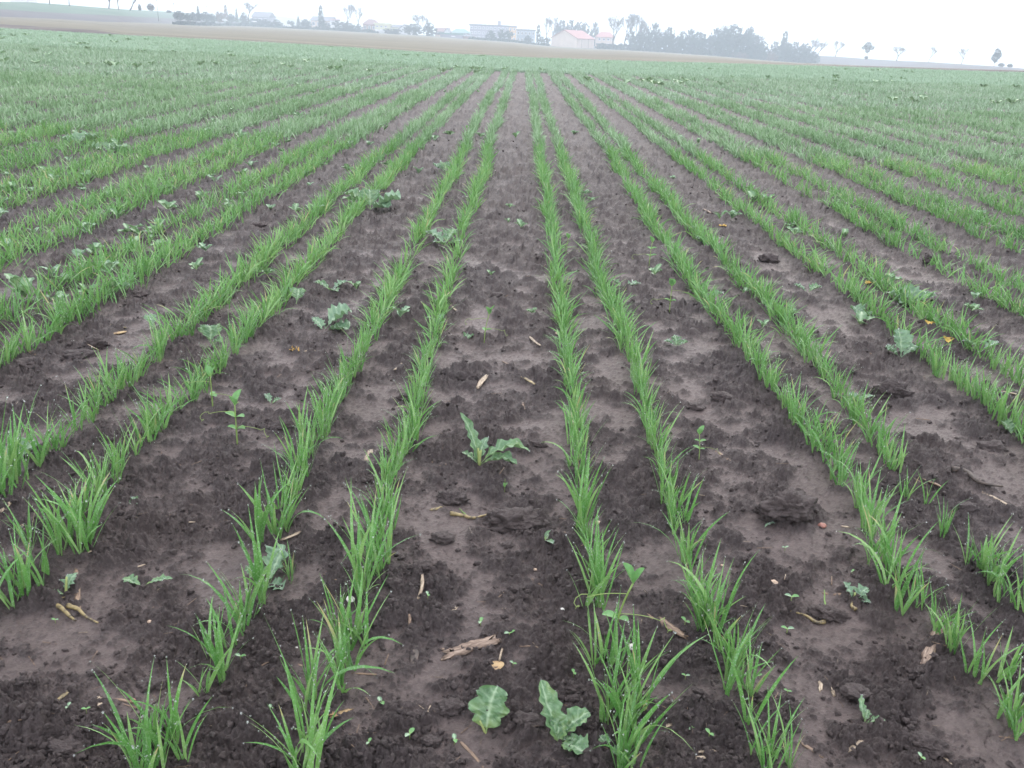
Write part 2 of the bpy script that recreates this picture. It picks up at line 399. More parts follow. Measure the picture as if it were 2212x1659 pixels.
def drops_mesh(name, Pc, R, n=1):
    V, Fc = ico(n)
    VV = Pc[:, None, :] + V[None] * R[:, None, None] * np.array([1, 1, 1.1])
    FF = Fc[None] + (np.arange(len(Pc)) * len(V))[:, None, None]
    return mesh_np(name, VV.reshape(-1, 3), None, FF.reshape(-1, 3))

tuft_var = []
def make_tuft_meshes(k, shoots, along, up):
    base = []; phi = []; L = []; W = []; t0 = []; t1 = []
    for s_ in range(max(2, int(shoots * .9 + .5))):
        bx, by = rs.normal(0, .005), rs.uniform(-along, along)
        n = rs.randint(2, 5)
        a0 = rs.uniform(0, 6.28)
        lean = rs.uniform(0, .22) * up
        for j in range(n):
            base.append((bx + rs.normal(0, .0012), by + rs.normal(0, .0012), -.006))
            a = a0 + j * 2.4 + rs.normal(0, .5); phi.append(a)
            L.append(rs.uniform(.052, .112) * (1.1 if j == 0 else .9)); W.append(rs.uniform(.0030, .0060))
            t0.append(rs.uniform(.02, .30) + lean * .8); x = rs.rand()
            t1.append(t0[-1] + (rs.uniform(.05, .45) if x < .68 else rs.uniform(.45, 1.1) if x < .93 else rs.uniform(1.3, 2.1)))
    a = lambda v: np.array(v)
    V, q, t, tn, ctr = blades(a(base), a(phi), a(L), a(W), a(t0), a(t1), 7, 3, np.clip(rs.normal(.5, .26, len(phi)), 0, 1))
    me = mesh_np('wheat_tuft', V, q, t, {'tint': tn})
    me.materials.append(M['wheat'])
    pc = []; rr = []
    for i in range(len(phi)):
        if rs.rand() < .62: pc.append(ctr[i, -1] + (0, 0, -.0008)); rr.append(rs.uniform(.0006, .0011))
        for _ in range(rs.randint(2, 8)):
            s = rs.uniform(1.5, 6.8); i0 = int(s); p = ctr[i, i0] * (1 - s + i0) + ctr[i, i0 + 1] * (s - i0)
            pc.append(p + rs.normal(0, .0011, 3) + (0, 0, .0008)); rr.append(rs.uniform(.0003, .0008))
    dme = drops_mesh('water_drops', a(pc), a(rr)); dme.materials.append(M['water'])
    return me, dme
for k in range(14): tuft_var.append(make_tuft_meshes(k, 5 + k % 4, .026, 1.0))
small_var = [make_tuft_meshes(k, 2 + k % 2, .010, 1.3) for k in range(6)]
big_var = [make_tuft_meshes(k, 7 + k % 3, .030, 1.25) for k in range(6)]

# ---- drill rows
TR = {
 -4: [(342,1653),(462,1472),(527,1345),(590,1160),(720,890),(790,750),(850,640),(890,560),(925,480),(975,400),(1015,300),(1065,200)],
 -3: [(667,1653),(745,1470),(794,1246),(850,1040),(895,920),(925,770),(950,690),(1005,500),(1040,400),(1062,300),(1090,220)],
 0: [(1345,1640),(1338,1570),(1290,1290),(1262,1136),(1235,890),(1222,760),(1205,620),(1190,500),(1175,400),(1160,300),(1150,200)],
 1: [(1655,1640),(1590,1480),(1548,1376),(1505,1280),(1465,1170),(1435,1060),(1405,930),(1375,820),(1340,720),(1290,600),(1262,500),(1230,400),(1200,300),(1165,200)],
 3: [(2050,1390),(1938,1287),(1894,1195),(1860,1100),(1800,1010),(1740,950),(1640,820),(1590,730),(1540,680),(1480,600),(1420,510),(1370,430),(1310,330),(1250,250)],
 4: [(2178,1307),(2116,1232),(2037,1150),(1950,1050),(1720,740),(1640,650),(1550,560),(1480,490),(1420,420),(1340,330)]}
TR = {k - 0: v for k, v in TR.items()}
RX = {-4: -.45, -3: -.30, 0: 0.0, 1: .15, 3: .45, 4: .60}
def trend(Y): return .128 - .0118 * Y + .0022 * Y * Y / (1 + .2 * Y)
track = {}
for k, pts in TR.items():
    g = []
    for (px, py) in pts:
        d = ray(px, py); t = -CAMH / d[2]; p = CAM + d * t
        g.append((p[1], p[0] - trend(p[1]) - RX[k]))
    g = np.array(sorted(g)); track[RX[k]] = g
def rowx(off, Y):
    best = min(track, key=lambda o: abs(o - off)); wgt = math.exp(-abs(best - off) / .25)
    g = track[best]
    return off + trend(Y) + wgt * np.interp(Y, g[:, 0], g[:, 1], right=0.0)
rows = sorted([i * .45 for i in range(-60, 61)] + [i * .45 + .15 for i in range(-60, 61)])
YROW = 20.0

HERO = [  # foreground tufts: base, height as seen, size class
 (342,1650,225,'b'),(320,1612,170,'m'),(372,1600,130,'s'),(300,1668,150,'s'),(395,1640,140,'s'),(462,1474,150,'m'),(430,1500,80,'s'),(492,1405,130,'m'),(527,1348,150,'m'),(548,1304,175,'m'),(626,1255,75,'s'),(581,1168,150,'m'),(612,1150,125,'m'),
 (667,1650,200,'m'),(640,1665,140,'s'),(690,1600,110,'s'),(674,1518,175,'m'),(742,1473,135,'m'),(765,1408,165,'b'),(735,1380,120,'m'),(794,1250,160,'m'),(812,1208,170,'b'),(775,1300,100,'s'),(832,1228,120,'m'),
 (5,1331,170,'m'),(41,1270,130,'s'),(82,1268,165,'m'),(133,1183,140,'m'),(181,1176,150,'m'),(196,1150,130,'s'),(62,1180,110,'s'),
 (15,1062,190,'b'),(50,1030,150,'b'),
 (1262,1140,160,'m'),(1276,1304,150,'m'),(1297,1297,140,'m'),(1284,1232,120,'m'),(1286,1436,120,'s'),(1318,1440,150,'s'),(1307,1567,150,'s'),(1338,1573,190,'b'),(1375,1567,190,'b'),(1345,1653,150,'b'),(1365,1664,130,'s'),(1355,1500,150,'m'),
 (1476,1210,120,'m'),(1507,1297,110,'m'),(1530,1340,130,'b'),(1548,1378,150,'b'),(1518,1356,110,'m'),(1572,1487,150,'m'),(1603,1492,140,'m'),(1590,1440,120,'m'),(1617,1560,160,'s'),(1641,1649,110,'m'),(1668,1662,140,'m'),(1700,1655,110,'s'),
 (1894,1196,120,'m'),(1914,1230,120,'m'),(1938,1288,140,'b'),(1979,1307,100,'s'),(2024,1365,110,'b'),(2052,1391,120,'m'),(2106,1456,130,'s'),(2171,1472,170,'s'),(2174,1550,130,'b'),(2200,1585,110,'m'),
 (2037,1150,75,'m'),(2116,1232,115,'b'),(2140,1255,100,'m'),(2178,1308,110,'b'),(2000,1090,60,'s'),(1955,1075,70,'s')]
tufts = []
def place_tuft(x, y, kind, hscale, rowname):
    me, dme = {'m': tuft_var, 's': small_var, 'b': big_var}[kind][rs.randint(6 if kind != 'm' else 14)]
    z = float(H(np.array([x]), np.array([y]))[0])
    o = bpy.data.objects.new('wheat_tuft', me); C.objects.link(o)
    o.location = (x, y, z); o.rotation_euler = (0, 0, rs.choice([0, math.pi]) + rs.normal(0, .25)); o.scale = (1, 1, 1) if False else (hscale * rs.uniform(.92, 1.08),) * 2 + (hscale,)
    d = bpy.data.objects.new('water_drops', dme); C.objects.link(d); d.parent = o; d['kind'] = 'stuff'
    tufts.append((rowname, y, x, o, kind, hscale)); return o
hero_pts = []
for (px, py, hp, kd) in HERO:
    p = at(px, py)
    off = p[0] - trend(p[1]); rr_ = min(rows, key=lambda r: abs(r - off))
    hs = .96 * hp / ppm(p) / .78 / {'m': .100, 's': .092, 'b': .104}[kd]
    place_tuft(p[0], p[1], kd, min(max(hs, .55), 1.45), round(rr_, 2)); hero_pts.append((p[0], p[1]))
hero_pts = np.array(hero_pts)
near_rows = [r for r in rows if -2.6 < r < 2.6]
YNEAR = 2.1
cand = []
for r in near_rows:
    Y = .75
    while Y < YNEAR:
        x = rowx(r, Y) + rs.normal(0, .004)
        pz = project(np.array([[x, Y, 0.0]]))
        sx, sy = float(pz[0][0]), float(pz[1][0])
        if -120 < sx < 2330 and sy < 1720:
            dh = np.hypot(hero_pts[:, 0] - x, hero_pts[:, 1] - Y).min()
            hero_zone = Y < 1.16 and -.5 < r < .65
            if dh > .055 and not hero_zone and not (r < -.4 and Y < 1.10) and rs.rand() > (.10 if Y < 1.5 else .03) and True:
                cand.append((Y, x, r))
        Y += .040 * rs.uniform(.85, 1.15)
cand.sort()
nmax = 298 - len(tufts)
YCUT = cand[nmax][0] if len(cand) > nmax else YNEAR
for (Y, x, r) in cand[:nmax]:
    hs = rs.uniform(.60, .98) * (1.12 if r < -.5 else 1)
    place_tuft(x, Y, 'm' if rs.rand() < .85 else 'b', hs, round(r, 2))
nth = ['first', 'second', 'third', 'fourth', 'fifth', 'sixth', 'seventh', 'eighth', 'ninth', 'tenth']
def ordinal(n):
    if n <= 10: return nth[n - 1]
    return '%d%s' % (n, 'th' if 10 < n % 100 < 14 else {1: 'st', 2: 'nd', 3: 'rd'}.get(n % 10, 'th'))
lefts = sorted([r for r in near_rows if r < -.1], reverse=True); rights = sorted([r for r in near_rows if r > -.1])
def row_phrase(r):
    if r > -.1: i = min(range(len(rights)), key=lambda k: abs(rights[k] - r)) + 1; return '%s row right of central gap' % nth[i - 1]
    i = min(range(len(lefts)), key=lambda k: abs(lefts[k] - r)) + 1; return '%s row left of central gap' % nth[i - 1]
byrow = {}
for t in tufts: byrow.setdefault(t[0], []).append(t)
for r, lst in byrow.items():
    lst.sort(key=lambda t: t[1])
    for i, t in enumerate(lst):
        adj = {'m': 'green', 's': 'thin', 'b': 'bushy'}[t[4]]
        tag(t[3], '%s wheat tuft, %s from near end, %s' % (adj, ordinal(i + 1), row_phrase(r)), 'wheat tuft', 'wheat tufts in the drill rows')
print('tufts', len(tufts), 'cut', YCUT)

# ---- the rest of the crop, beyond the countable tufts
def crop(name, Y0, Y1, per_m, K, wmul, hmul, label, dropn=0, cross=False, outside=False):
    bx = []; by = []
    if not cross:
        for r in rows:
            L_ = Y1 - Y0; n = int(L_ * per_m)
            Y = rs.uniform(Y0, Y1, n)
            # clumped density and thin places along a row
            dens = perlin(np.full(n, r * 3.3), Y / .16, 51) * .75 + perlin(np.full(n, r * 1.3), Y / .9, 52) * .6
            keep = rs.rand(n) < np.clip(.72 + 1.0 * dens + .25 * (r < -.5), .12, 1)
            Y = Y[keep]
            g = np.array([rowx(r, float(v)) for v in np.linspace(Y0, Y1, 60)])
            x_base = np.interp(Y, np.linspace(Y0, Y1, 60), g)
            x_base = x_base + .018 * perlin(np.full(len(Y), r * 5.1), Y / .5, 55) * sst(Y, 1.5, 4)
            x = x_base + rs.normal(0, 1, len(Y)) * (.0075 + .017 * sst(-x_base, .5, 1.5) + .009 * sst(x_base, .9, 2.8) + .0012 * np.maximum(Y - 3, 0))
            m = np.abs(x) < .70 * Y + 1.3
            if outside:
                sx, sy = project(np.stack([x, Y, Y * 0], 1)); m &= (sx < -125) | (sx > 2335)
            bx.append(x[m]); by.append(Y[m])
    else:
        for yy in np.arange(Y0, Y1, .17):
            n = int(per_m * 1.45 * yy)
            x = rs.uniform(-.72 * yy, .72 * yy, n); bx.append(x); by.append(yy + rs.normal(0, .03, n) + .35 * perlin(x / 6, x * 0 + 3, 8))
    x = np.concatenate(bx); y = np.concatenate(by); N = len(x)
    # stronger growth in broad patches
    vig = 1 + .18 * perlin(x / .9, y / .9, 61) + .12 * perlin(x / 3.5, y / 3.5, 62)
    z = H(x, y) - .004
    t0 = rs.uniform(.02, .8, N); t1 = t0 + np.where(rs.rand(N) < .65, rs.uniform(.1, .6, N), rs.uniform(.6, 1.5, N))
    V, q, t, tn, ctr = blades(np.stack([x, y, z], 1), rs.uniform(0, 6.283, N), rs.uniform(.055, .112, N) * vig * hmul, rs.uniform(.0042, .0072, N) * wmul, t0, t1, K, 2, np.clip(rs.normal(.45, .22, N) + .3 * perlin(x / 1.3, y / 1.3, 66), 0, 1))
    o = link(name, mesh_np(name, V, q, t, {'tint': tn}), M['wheat'] if Y0 < 3 else M['far_wheat'] if Y0 < 8 else M['pale_wheat'] if not cross else M['head_wheat'])  # farther crop takes paler copies, with the veil of haze in their colour
    tag(o, label, 'wheat', None, 'stuff')
    if dropn:
        k = rs.choice(N, min(N, dropn)); j = rs.randint(2, K + 1, len(k))
        pc = ctr[k, j] + (0, 0, .001)
        D = drops_mesh('dewdrops', pc, rs.uniform(.0005, .0010, len(k)) * (1 + .22 * y[k]) ** .5, 1)
        od = link('dewdrops', D, M['water']); tag(od, 'tiny dewdrops glistening on the ' + label.split(' in ')[0], 'dew', None, 'stuff')
    print(name, N)
crop('wheat_rows', YCUT, 6.0, 480, 5, .78, .88, 'wheat seedlings in rows beyond the foreground tufts', 9000)
crop('side_wheat', .7, YCUT, 480, 6, .85, .95, 'wheat rows carrying on beside the camera', 0, outside=True)
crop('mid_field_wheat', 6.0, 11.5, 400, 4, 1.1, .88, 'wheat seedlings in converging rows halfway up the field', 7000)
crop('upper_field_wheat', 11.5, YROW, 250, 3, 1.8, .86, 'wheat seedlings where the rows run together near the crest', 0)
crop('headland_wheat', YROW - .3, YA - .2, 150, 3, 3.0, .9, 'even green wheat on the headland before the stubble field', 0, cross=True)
# ------------------------------------------------------------------ broad leaves
def leaf_geo(L, Wd, az, e0, e1, z0, style, seed, bendy=0.0, base=(0, 0), nx=34, ny=13):
    r_ = np.random.RandomState(seed)
    s = np.linspace(0, 1, nx); v = np.linspace(-1, 1, ny)
    el = np.radians(e0 + (e1 - e0) * s ** 1.2)
    dl = L / (nx - 1)
    rad = np.concatenate([[0], np.cumsum(np.cos(el[:-1]) * dl)]); zz = z0 + np.concatenate([[0], np.cumsum(np.sin(el[:-1]) * dl)])
    a = math.radians(az) + bendy * s ** 2
    ca, sa = np.cos(a), np.sin(a)
    if style == 'round':
        w = np.sqrt(np.clip(1 - ((s - .66) / .345) ** 2, 0, 1)); w = np.maximum(w, .28 * np.exp(-((s - .27) / .05) ** 2)); w = np.maximum(w, .045)
        w = w * (1 + .22 * np.abs(np.sin(s * 10.5 + seed)) + .07 * np.abs(np.sin(s * 31 + seed)) - .1)
    elif style == 'big':
        w = np.sqrt(np.clip(1 - ((s - .58) / .43) ** 2, 0, 1)); w = np.maximum(w, .05)
        w = w * (.74 + .34 * np.abs(np.sin(s * 9.2 - .4)) + .08 * np.abs(np.sin(s * 48)))
    elif style == 'lobed':
        w = np.sin(np.pi * np.clip((s - .10) / .92, 0, 1) ** 1.25) * (.50 + .5 * np.abs(np.sin(s * 13 + .6 * seed))); w = np.maximum(w, .05)
        w = w * (1 + .13 * np.sin(s * 41) + .12 * r_.uniform(-1, 1, nx))
    elif style == 'oval':
        w = np.sin(np.pi * np.clip((s + .04) / 1.05, 0, 1)) ** .75
    else:
        w = np.sin(np.pi * np.clip((s - .05) / .95, 0, 1)) ** .6 * (1 + .16 * np.sin(s * 33 + seed)); w = np.maximum(w, .06)
    w[-1] *= .3
    w = w * Wd
    S, Vv = np.meshgrid(s, v, indexing='ij')
    Wg = w[:, None] * Vv
    cup = (.35 + .2 * r_.rand()) * (np.abs(Vv) ** 1.6) * w[:, None]
    cr_ = (.13 if style != 'oval' else .02) * w[:, None] * (perlin(S * 7 + seed, Vv * 2.5 + seed * .7, seed % 97) * 2.0 + 1.1 * perlin(S * 17 + seed, Vv * 6 + seed * .7, seed % 89) + 1.2 * np.abs(Vv) ** 3 * np.sin(S * 38 + seed + np.sign(Vv)))
    up = cup + cr_
    X = rad[:, None] * ca[:, None] - Wg * sa[:, None] - up * (np.sin(el) * ca)[:, None] + base[0]
    Y = rad[:, None] * sa[:, None] + Wg * ca[:, None] - up * (np.sin(el) * sa)[:, None] + base[1]
    Z = zz[:, None] + up * np.cos(el)[:, None]
    vein = np.exp(-(Vv / .07) ** 2) + .45 * np.exp(-((((S * 6.5 - np.abs(Vv) * 1.3) % 1) - .5) / .09) ** 2) * (S > .3) * (style != 'oval')
    tint = np.clip(.45 + .35 * perlin(S * 3 + seed, Vv * 2, 5) + .5 * (1 - S) ** 4, 0, 1)
    return np.stack([X, Y, Z], 2).reshape(-1, 3), grid_quads(nx, ny), np.clip(vein, 0, 1).ravel() * .75, tint.ravel()
def leaf_mesh(name, *a, **k):
    V, q, ve, ti = leaf_geo(*a, **k); return mesh_np(name, V, q, None, {'vein': ve, 'tint': ti})
def leaf_drops(V, n, R=.0008):
    k = rs.randint(0, len(V), n); return drops_mesh('water_drops', V[k] + (0, 0, R * .4), rs.uniform(.4, 1.1, n) * R)
def weed(px, py, label, leaves, mat='radish', stalks=(), cat='weed', name='radish_plant', group=None, dr=14):
    p = at(px, py); k = ppm(p); o = empty(name, p); tag(o, label, cat, group)
    for i, (az, lp, wp, e0, e1, st) in enumerate(leaves):
        m_ = mat
        if st.endswith('*'): m_ = 'radish_pale' if mat == 'radish' else 'radish'; st = st[:-1]
        V, q, ve, ti = leaf_geo(lp / k, wp / k, az, e0, e1, -.002, st, int(px * 3 + i * 17), rs.normal(0, .25))
        lo = link('leaf', mesh_np('leaf', V, q, None, {'vein': ve, 'tint': ti}), M[m_], o)
        if dr:
            d = link('water_drops', leaf_drops(V[len(V) // 3:], dr, 1.7 / k), M['water'], lo); d['kind'] = 'stuff'
    for (az, lp, e0) in stalks:
        a = math.radians(az); e = math.radians(e0); L_ = lp / k
        pts = [(L_ * t * math.cos(e) * math.cos(a), L_ * t * math.cos(e) * math.sin(a), L_ * (t * math.sin(e) + .12 * t * (1 - t)) - .002) for t in np.linspace(0, 1, 5)]
        link('stem', MB().tube(pts, [3.2 / k, 3 / k, 2.6 / k, 2.4 / k, 2 / k], 6, .8).mesh('stem'), M['stalk'], o)
    return o
WP = [
 (1050, 1584, 'large crinkled green radish leaf standing alone in the bottom centre', [(82, 104, 40, 66, 45, 'big')], 'radish', [(150, 34, 60)]),
 (1205, 1600, 'pale green radish plant with three toothed leaves in the bottom centre', [(128, 135, 25, 65, 40, 'narrow'), (35, 95, 24, 55, 15, 'round'), (85, 70, 20, 70, 30, 'narrow'), (318, 78, 27, 30, -5, 'round'), (5, 52, 14, 35, 5, 'lobed')], 'radish', []),
 (575, 1262, 'bluish radish leaf spread among the wheat of the second row left', [(50, 95, 36, 60, 25, 'lobed*'), (150, 60, 22, 40, 20, 'round'), (330, 50, 24, 30, -20, 'lobed*')], 'radish', []),
 (308, 1264, 'small flat radish plant with two leaves spread sideways on mud', [(165, 48, 16, 22, 5, 'lobed'), (12, 66, 13, 30, -8, 'lobed')], 'radish', []),
 (142, 1282, 'small dark radish rosette beside the yellow roots', [(80, 52, 16, 70, 15, 'lobed*'), (200, 34, 12, 30, 0, 'lobed')], 'radish', [(80, 40, 75)]),
 (700, 712, 'big rounded bluish radish leaf left of the second row', [(25, 74, 30, 50, 10, 'round*'), (350, 62, 24, 20, 0, 'round*'), (140, 42, 12, 40, 20, 'narrow*')], 'radish', []),
 (1035, 1004, 'radish plant with one narrow upright leaf and drooping toothed leaves', [(135, 125, 14, 72, 60, 'narrow'), (22, 122, 24, 50, -14, 'lobed'), (355, 92, 22, 40, -22, 'lobed'), (85, 66, 14, 70, 40, 'lobed*'), (160, 50, 12, 50, 0, 'lobed')], 'radish', [(120, 40, 80), (60, 36, 80), (90, 34, 85)]),
 (1461, 748, 'small dark radish rosette on mud right of the second row', [(20, 30, 11, 40, 0, 'lobed'), (160, 30, 11, 40, 0, 'lobed*'), (90, 30, 11, 60, 20, 'lobed')], 'radish', []),
 (800, 452, 'large radish clump with broad wet leaves across two rows', [(170, 66, 22, 50, 5, 'round'), (10, 74, 24, 40, 0, 'round*'), (100, 50, 20, 60, 30, 'round'), (330, 54, 20, 30, -10, 'round*')], 'radish', []),
 (960, 530, 'bushy radish clump wedged between the two rows left of the gap', [(60, 52, 20, 50, 15, 'lobed'), (150, 52, 20, 50, 10, 'lobed*'), (0, 46, 16, 30, 0, 'lobed'), (250, 30, 14, 40, 0, 'lobed')], 'radish', []),
 (1845, 1298, 'small radish plant on a bent yellow stem by a brown straw', [(140, 48, 13, 65, 25, 'lobed*'), (30, 46, 18, 55, 10, 'lobed*'), (350, 34, 14, 30, 0, 'lobed*')], 'radish', [(90, 22, 80)]),
 (1946, 772, 'upright bluish radish plant with scalloped leaves near the right side', [(95, 64, 20, 75, 50, 'round*'), (20, 50, 16, 45, 5, 'round*'), (165, 40, 15, 40, 10, 'round*')], 'radish', []),
 (1972, 662, 'wide radish clump grown into the wheat on the right', [(30, 58, 24, 50, 0, 'lobed'), (165, 62, 20, 35, 5, 'lobed*'), (95, 52, 22, 60, 20, 'round*'), (210, 50, 17, 30, 0, 'lobed')], 'radish', []),
 (168, 318, 'sprawling radish clump with large leaves at upper left', [(170, 46, 17, 40, 0, 'round*'), (20, 50, 18, 40, 5, 'round'), (95, 40, 16, 60, 25, 'round*')], 'radish', []),
 (235, 335, 'radish plant beside the sprawling clump at upper left', [(190, 44, 17, 40, 0, 'round'), (350, 48, 18, 40, 5, 'round*'), (95, 34, 13, 60, 25, 'round')], 'radish', []),
 (40, 1000, 'pale radish leaves inside the thick wheat tuft at left edge', [(70, 60, 26, 60, 10, 'round*'), (180, 60, 24, 40, 0, 'round*')], 'radish', []),
 (1862, 690, 'shiny bluish radish leaf at the end of a right hand row', [(120, 40, 17, 50, 10, 'round*'), (20, 40, 12, 30, 0, 'round')], 'radish', []),
 (1003, 738, 'small toothed radish leaf beside the third pea plant', [(60, 34, 12, 30, 5, 'lobed'), (170, 28, 6, 30, 5, 'narrow')], 'radish', []),
 (455, 742, 'limp yellowish radish leaf hanging in the left wheat', [(95, 48, 22, 70, 10, 'round'), (10, 30, 14, 40, -10, 'round')], 'radish', []),
 (332, 706, 'small scalloped radish leaf poking out above a left row', [(130, 34, 12, 60, 20, 'round*')], 'radish', []),
 (1345, 622, 'bluish radish leaf lying right of the second right row', [(20, 44, 13, 30, -10, 'lobed*'), (160, 30, 10, 50, 10, 'lobed')], 'radish', []),
 (962, 372, 'radish clump filling the strip far up between left rows', [(150, 34, 13, 40, 5, 'round*'), (20, 36, 14, 40, 5, 'round'), (90, 28, 11, 60, 20, 'round')], 'radish', []),
 (1650, 1140, 'tiny drooping radish seedling below the big right clod', [(20, 32, 7, 60, -30, 'lobed*')], 'radish', []),
 (585, 872, 'small grey green radish seedling between two left rows', [(130, 30, 9, 60, 10, 'lobed*'), (20, 26, 9, 40, 0, 'lobed')], 'radish', []),
 (1868, 1560, 'wilted yellow green weed with curled leaves at lower right', [(115, 62, 9, 70, 15, 'lobed'), (5, 46, 11, 30, -5, 'lobed'), (60, 34, 9, 60, 0, 'lobed')], 'radish', []),
 (1312, 1618, 'small round leaved radish seedling at the bottom tuft', [(120, 34, 13, 60, 10, 'round'), (330, 34, 13, 30, 0, 'round')], 'radish', []),
 (715, 630, 'radish plant with hanging lobed leaves left of second row', [(30, 44, 13, 50, 0, 'lobed*'), (160, 44, 13, 50, 0, 'lobed'), (300, 36, 11, 40, -15, 'lobed')], 'radish', []),
 (640, 655, 'single broad green leaf between the left rows', [(80, 40, 16, 60, 20, 'round')], 'radish', []),
 (165, 560, 'small scalloped radish leaf on mud at left', [(90, 30, 13, 50, 10, 'round*')], 'radish', []),
 (1180, 1166, 'two leaved green seedling below the long clod', [(60, 28, 8, 50, 0, 'oval'), (300, 30, 9, 30, 0, 'oval')], 'radish', []),
 (1526, 530, 'pair of rounded radish leaves beside the orange leaf', [(20, 34, 12, 40, 0, 'round'), (150, 30, 10, 45, 10, 'round')], 'radish', []),
 (1530, 650, 'ragged bluish radish leaves between right rows', [(20, 40, 13, 50, 0, 'lobed*'), (140, 32, 12, 50, 10, 'round*')], 'radish', []),
 (1745, 632, 'low radish leaf tangled in the third right row', [(160, 36, 10, 40, 5, 'lobed*'), (30, 34, 11, 40, 0, 'round')], 'radish', []),
 (1848, 870, 'wet bluish leaf laid over the fourth right row', [(20, 46, 10, 40, -5, 'lobed*'), (110, 30, 9, 50, 10, 'round*')], 'radish', []),
 (2120, 758, 'radish plant with pale spread leaves near the right edge', [(20, 50, 12, 40, 0, 'lobed*'), (165, 44, 12, 40, 5, 'lobed')], 'radish', []),
 (2190, 945, 'dark radish leaf in wheat at the right edge', [(120, 46, 18, 50, 10, 'round'), (20, 34, 12, 40, 0, 'round')], 'radish', []),
 (290, 1088, 'tiny toothed green seedling on mud at left', [(100, 22, 9, 40, 10, 'lobed'), (10, 16, 7, 30, 0, 'lobed'), (190, 16, 7, 30, 0, 'lobed')], 'radish', []),
]
for (px, py, lab, lv, mt, stk) in WP: weed(px, py, lab, lv, mt, stk)

# pea plants: stem, pairs of clasping oval leaflets, curled tendrils
def pea(px, py, h_px, label, lean=0.0, side=1, tend=2, nodes=2):
    p = at(px, py); k = ppm(p); o = empty('pea_plant', p); tag(o, label, 'pea plant', 'pea plants between the rows')
    Hh = h_px / k / .78
    f = lambda t: (lean * Hh * t * t, .02 * Hh * t, Hh * t - .003)
    link('stem', MB().tube([f(t) for t in np.linspace(0, .9, 8)], [.0013 * Hh / .08] * 4 + [.001 * Hh / .08] * 4, 6, .5).mesh('stem'), M['stalk'], o)
    for n in range(nodes):
        t = .38 + .52 * n / max(nodes - 1, 1); b = f(t)
        for s_ in (-1, 1):
            az = (0 if s_ > 0 else 180) + 25 * side * n + rs.normal(0, 35)
            sz = Hh * (.30 if n == nodes - 1 else .22) * rs.uniform(.8, 1.15)
            link('leaf', leaf_mesh('leaf', sz, sz * .34, az - 20, 62 if n == nodes - 1 else 28, 60 if n == nodes - 1 else 0, b[2], 'oval', int(px + n * 7 + s_ * 3), base=b[:2]), M['pea'], o)
    for j in range(tend):
        t = .45 + .3 * j; b = np.array(f(t)); d = (1 if j % 2 == 0 else -1) * side
        pts = []
        for u in np.linspace(0, 1, 26):
            c = max(0, u - .6) * 22
            rr = .10 * Hh * (u > .6) * (1.2 - u)
            pts.append(b + np.array([d * Hh * .85 * min(u, .75), -.1 * Hh * u, -.22 * Hh * u + .1 * Hh * math.sin(3 * u)]) + rr * np.array([math.cos(c), math.sin(c) * .6, math.sin(c)]))
        link('tendril', MB().tube(pts, .0004 * Hh / .08, 5, .6).mesh('tendril'), M['stalk'], o)
pea(513, 962, 84, 'tall pea plant with stacked round leaves left of the second row', .0, 1, 2, 3)
pea(1046, 738, 56, 'small pea plant with upright leaf and tendrils in central gap', .15, 1, 2, 2)
pea(1510, 990, 52, 'pea plant with pointed leaves right of the second right row', -.1, 1, 1, 3)
pea(1325, 1385, 130, 'pea plant with curling tendrils leaning over the bottom right row', .22, 1, 2, 2)
pea(1446, 672, 50, 'pale pea plant between the second and third right rows', .0, -1, 2, 2)
pea(1222, 552, 34, 'pea plant growing between the twin right rows', .1, 1, 1, 2)
pea(1402, 574, 46, 'thin upright pea plant in the mud right of centre', .05, -1, 1, 3)
pea(460, 885, 70, 'pea plant tangled in the loose left wheat row', .0, 1, 2, 2)
pea(1090, 1062, 30, 'small yellow green shoot in the central bare gap', .0, 1, 0, 1)
pea(1008, 300, 20, 'pea plant far up the field beside the twin rows', .0, 1, 1, 2)

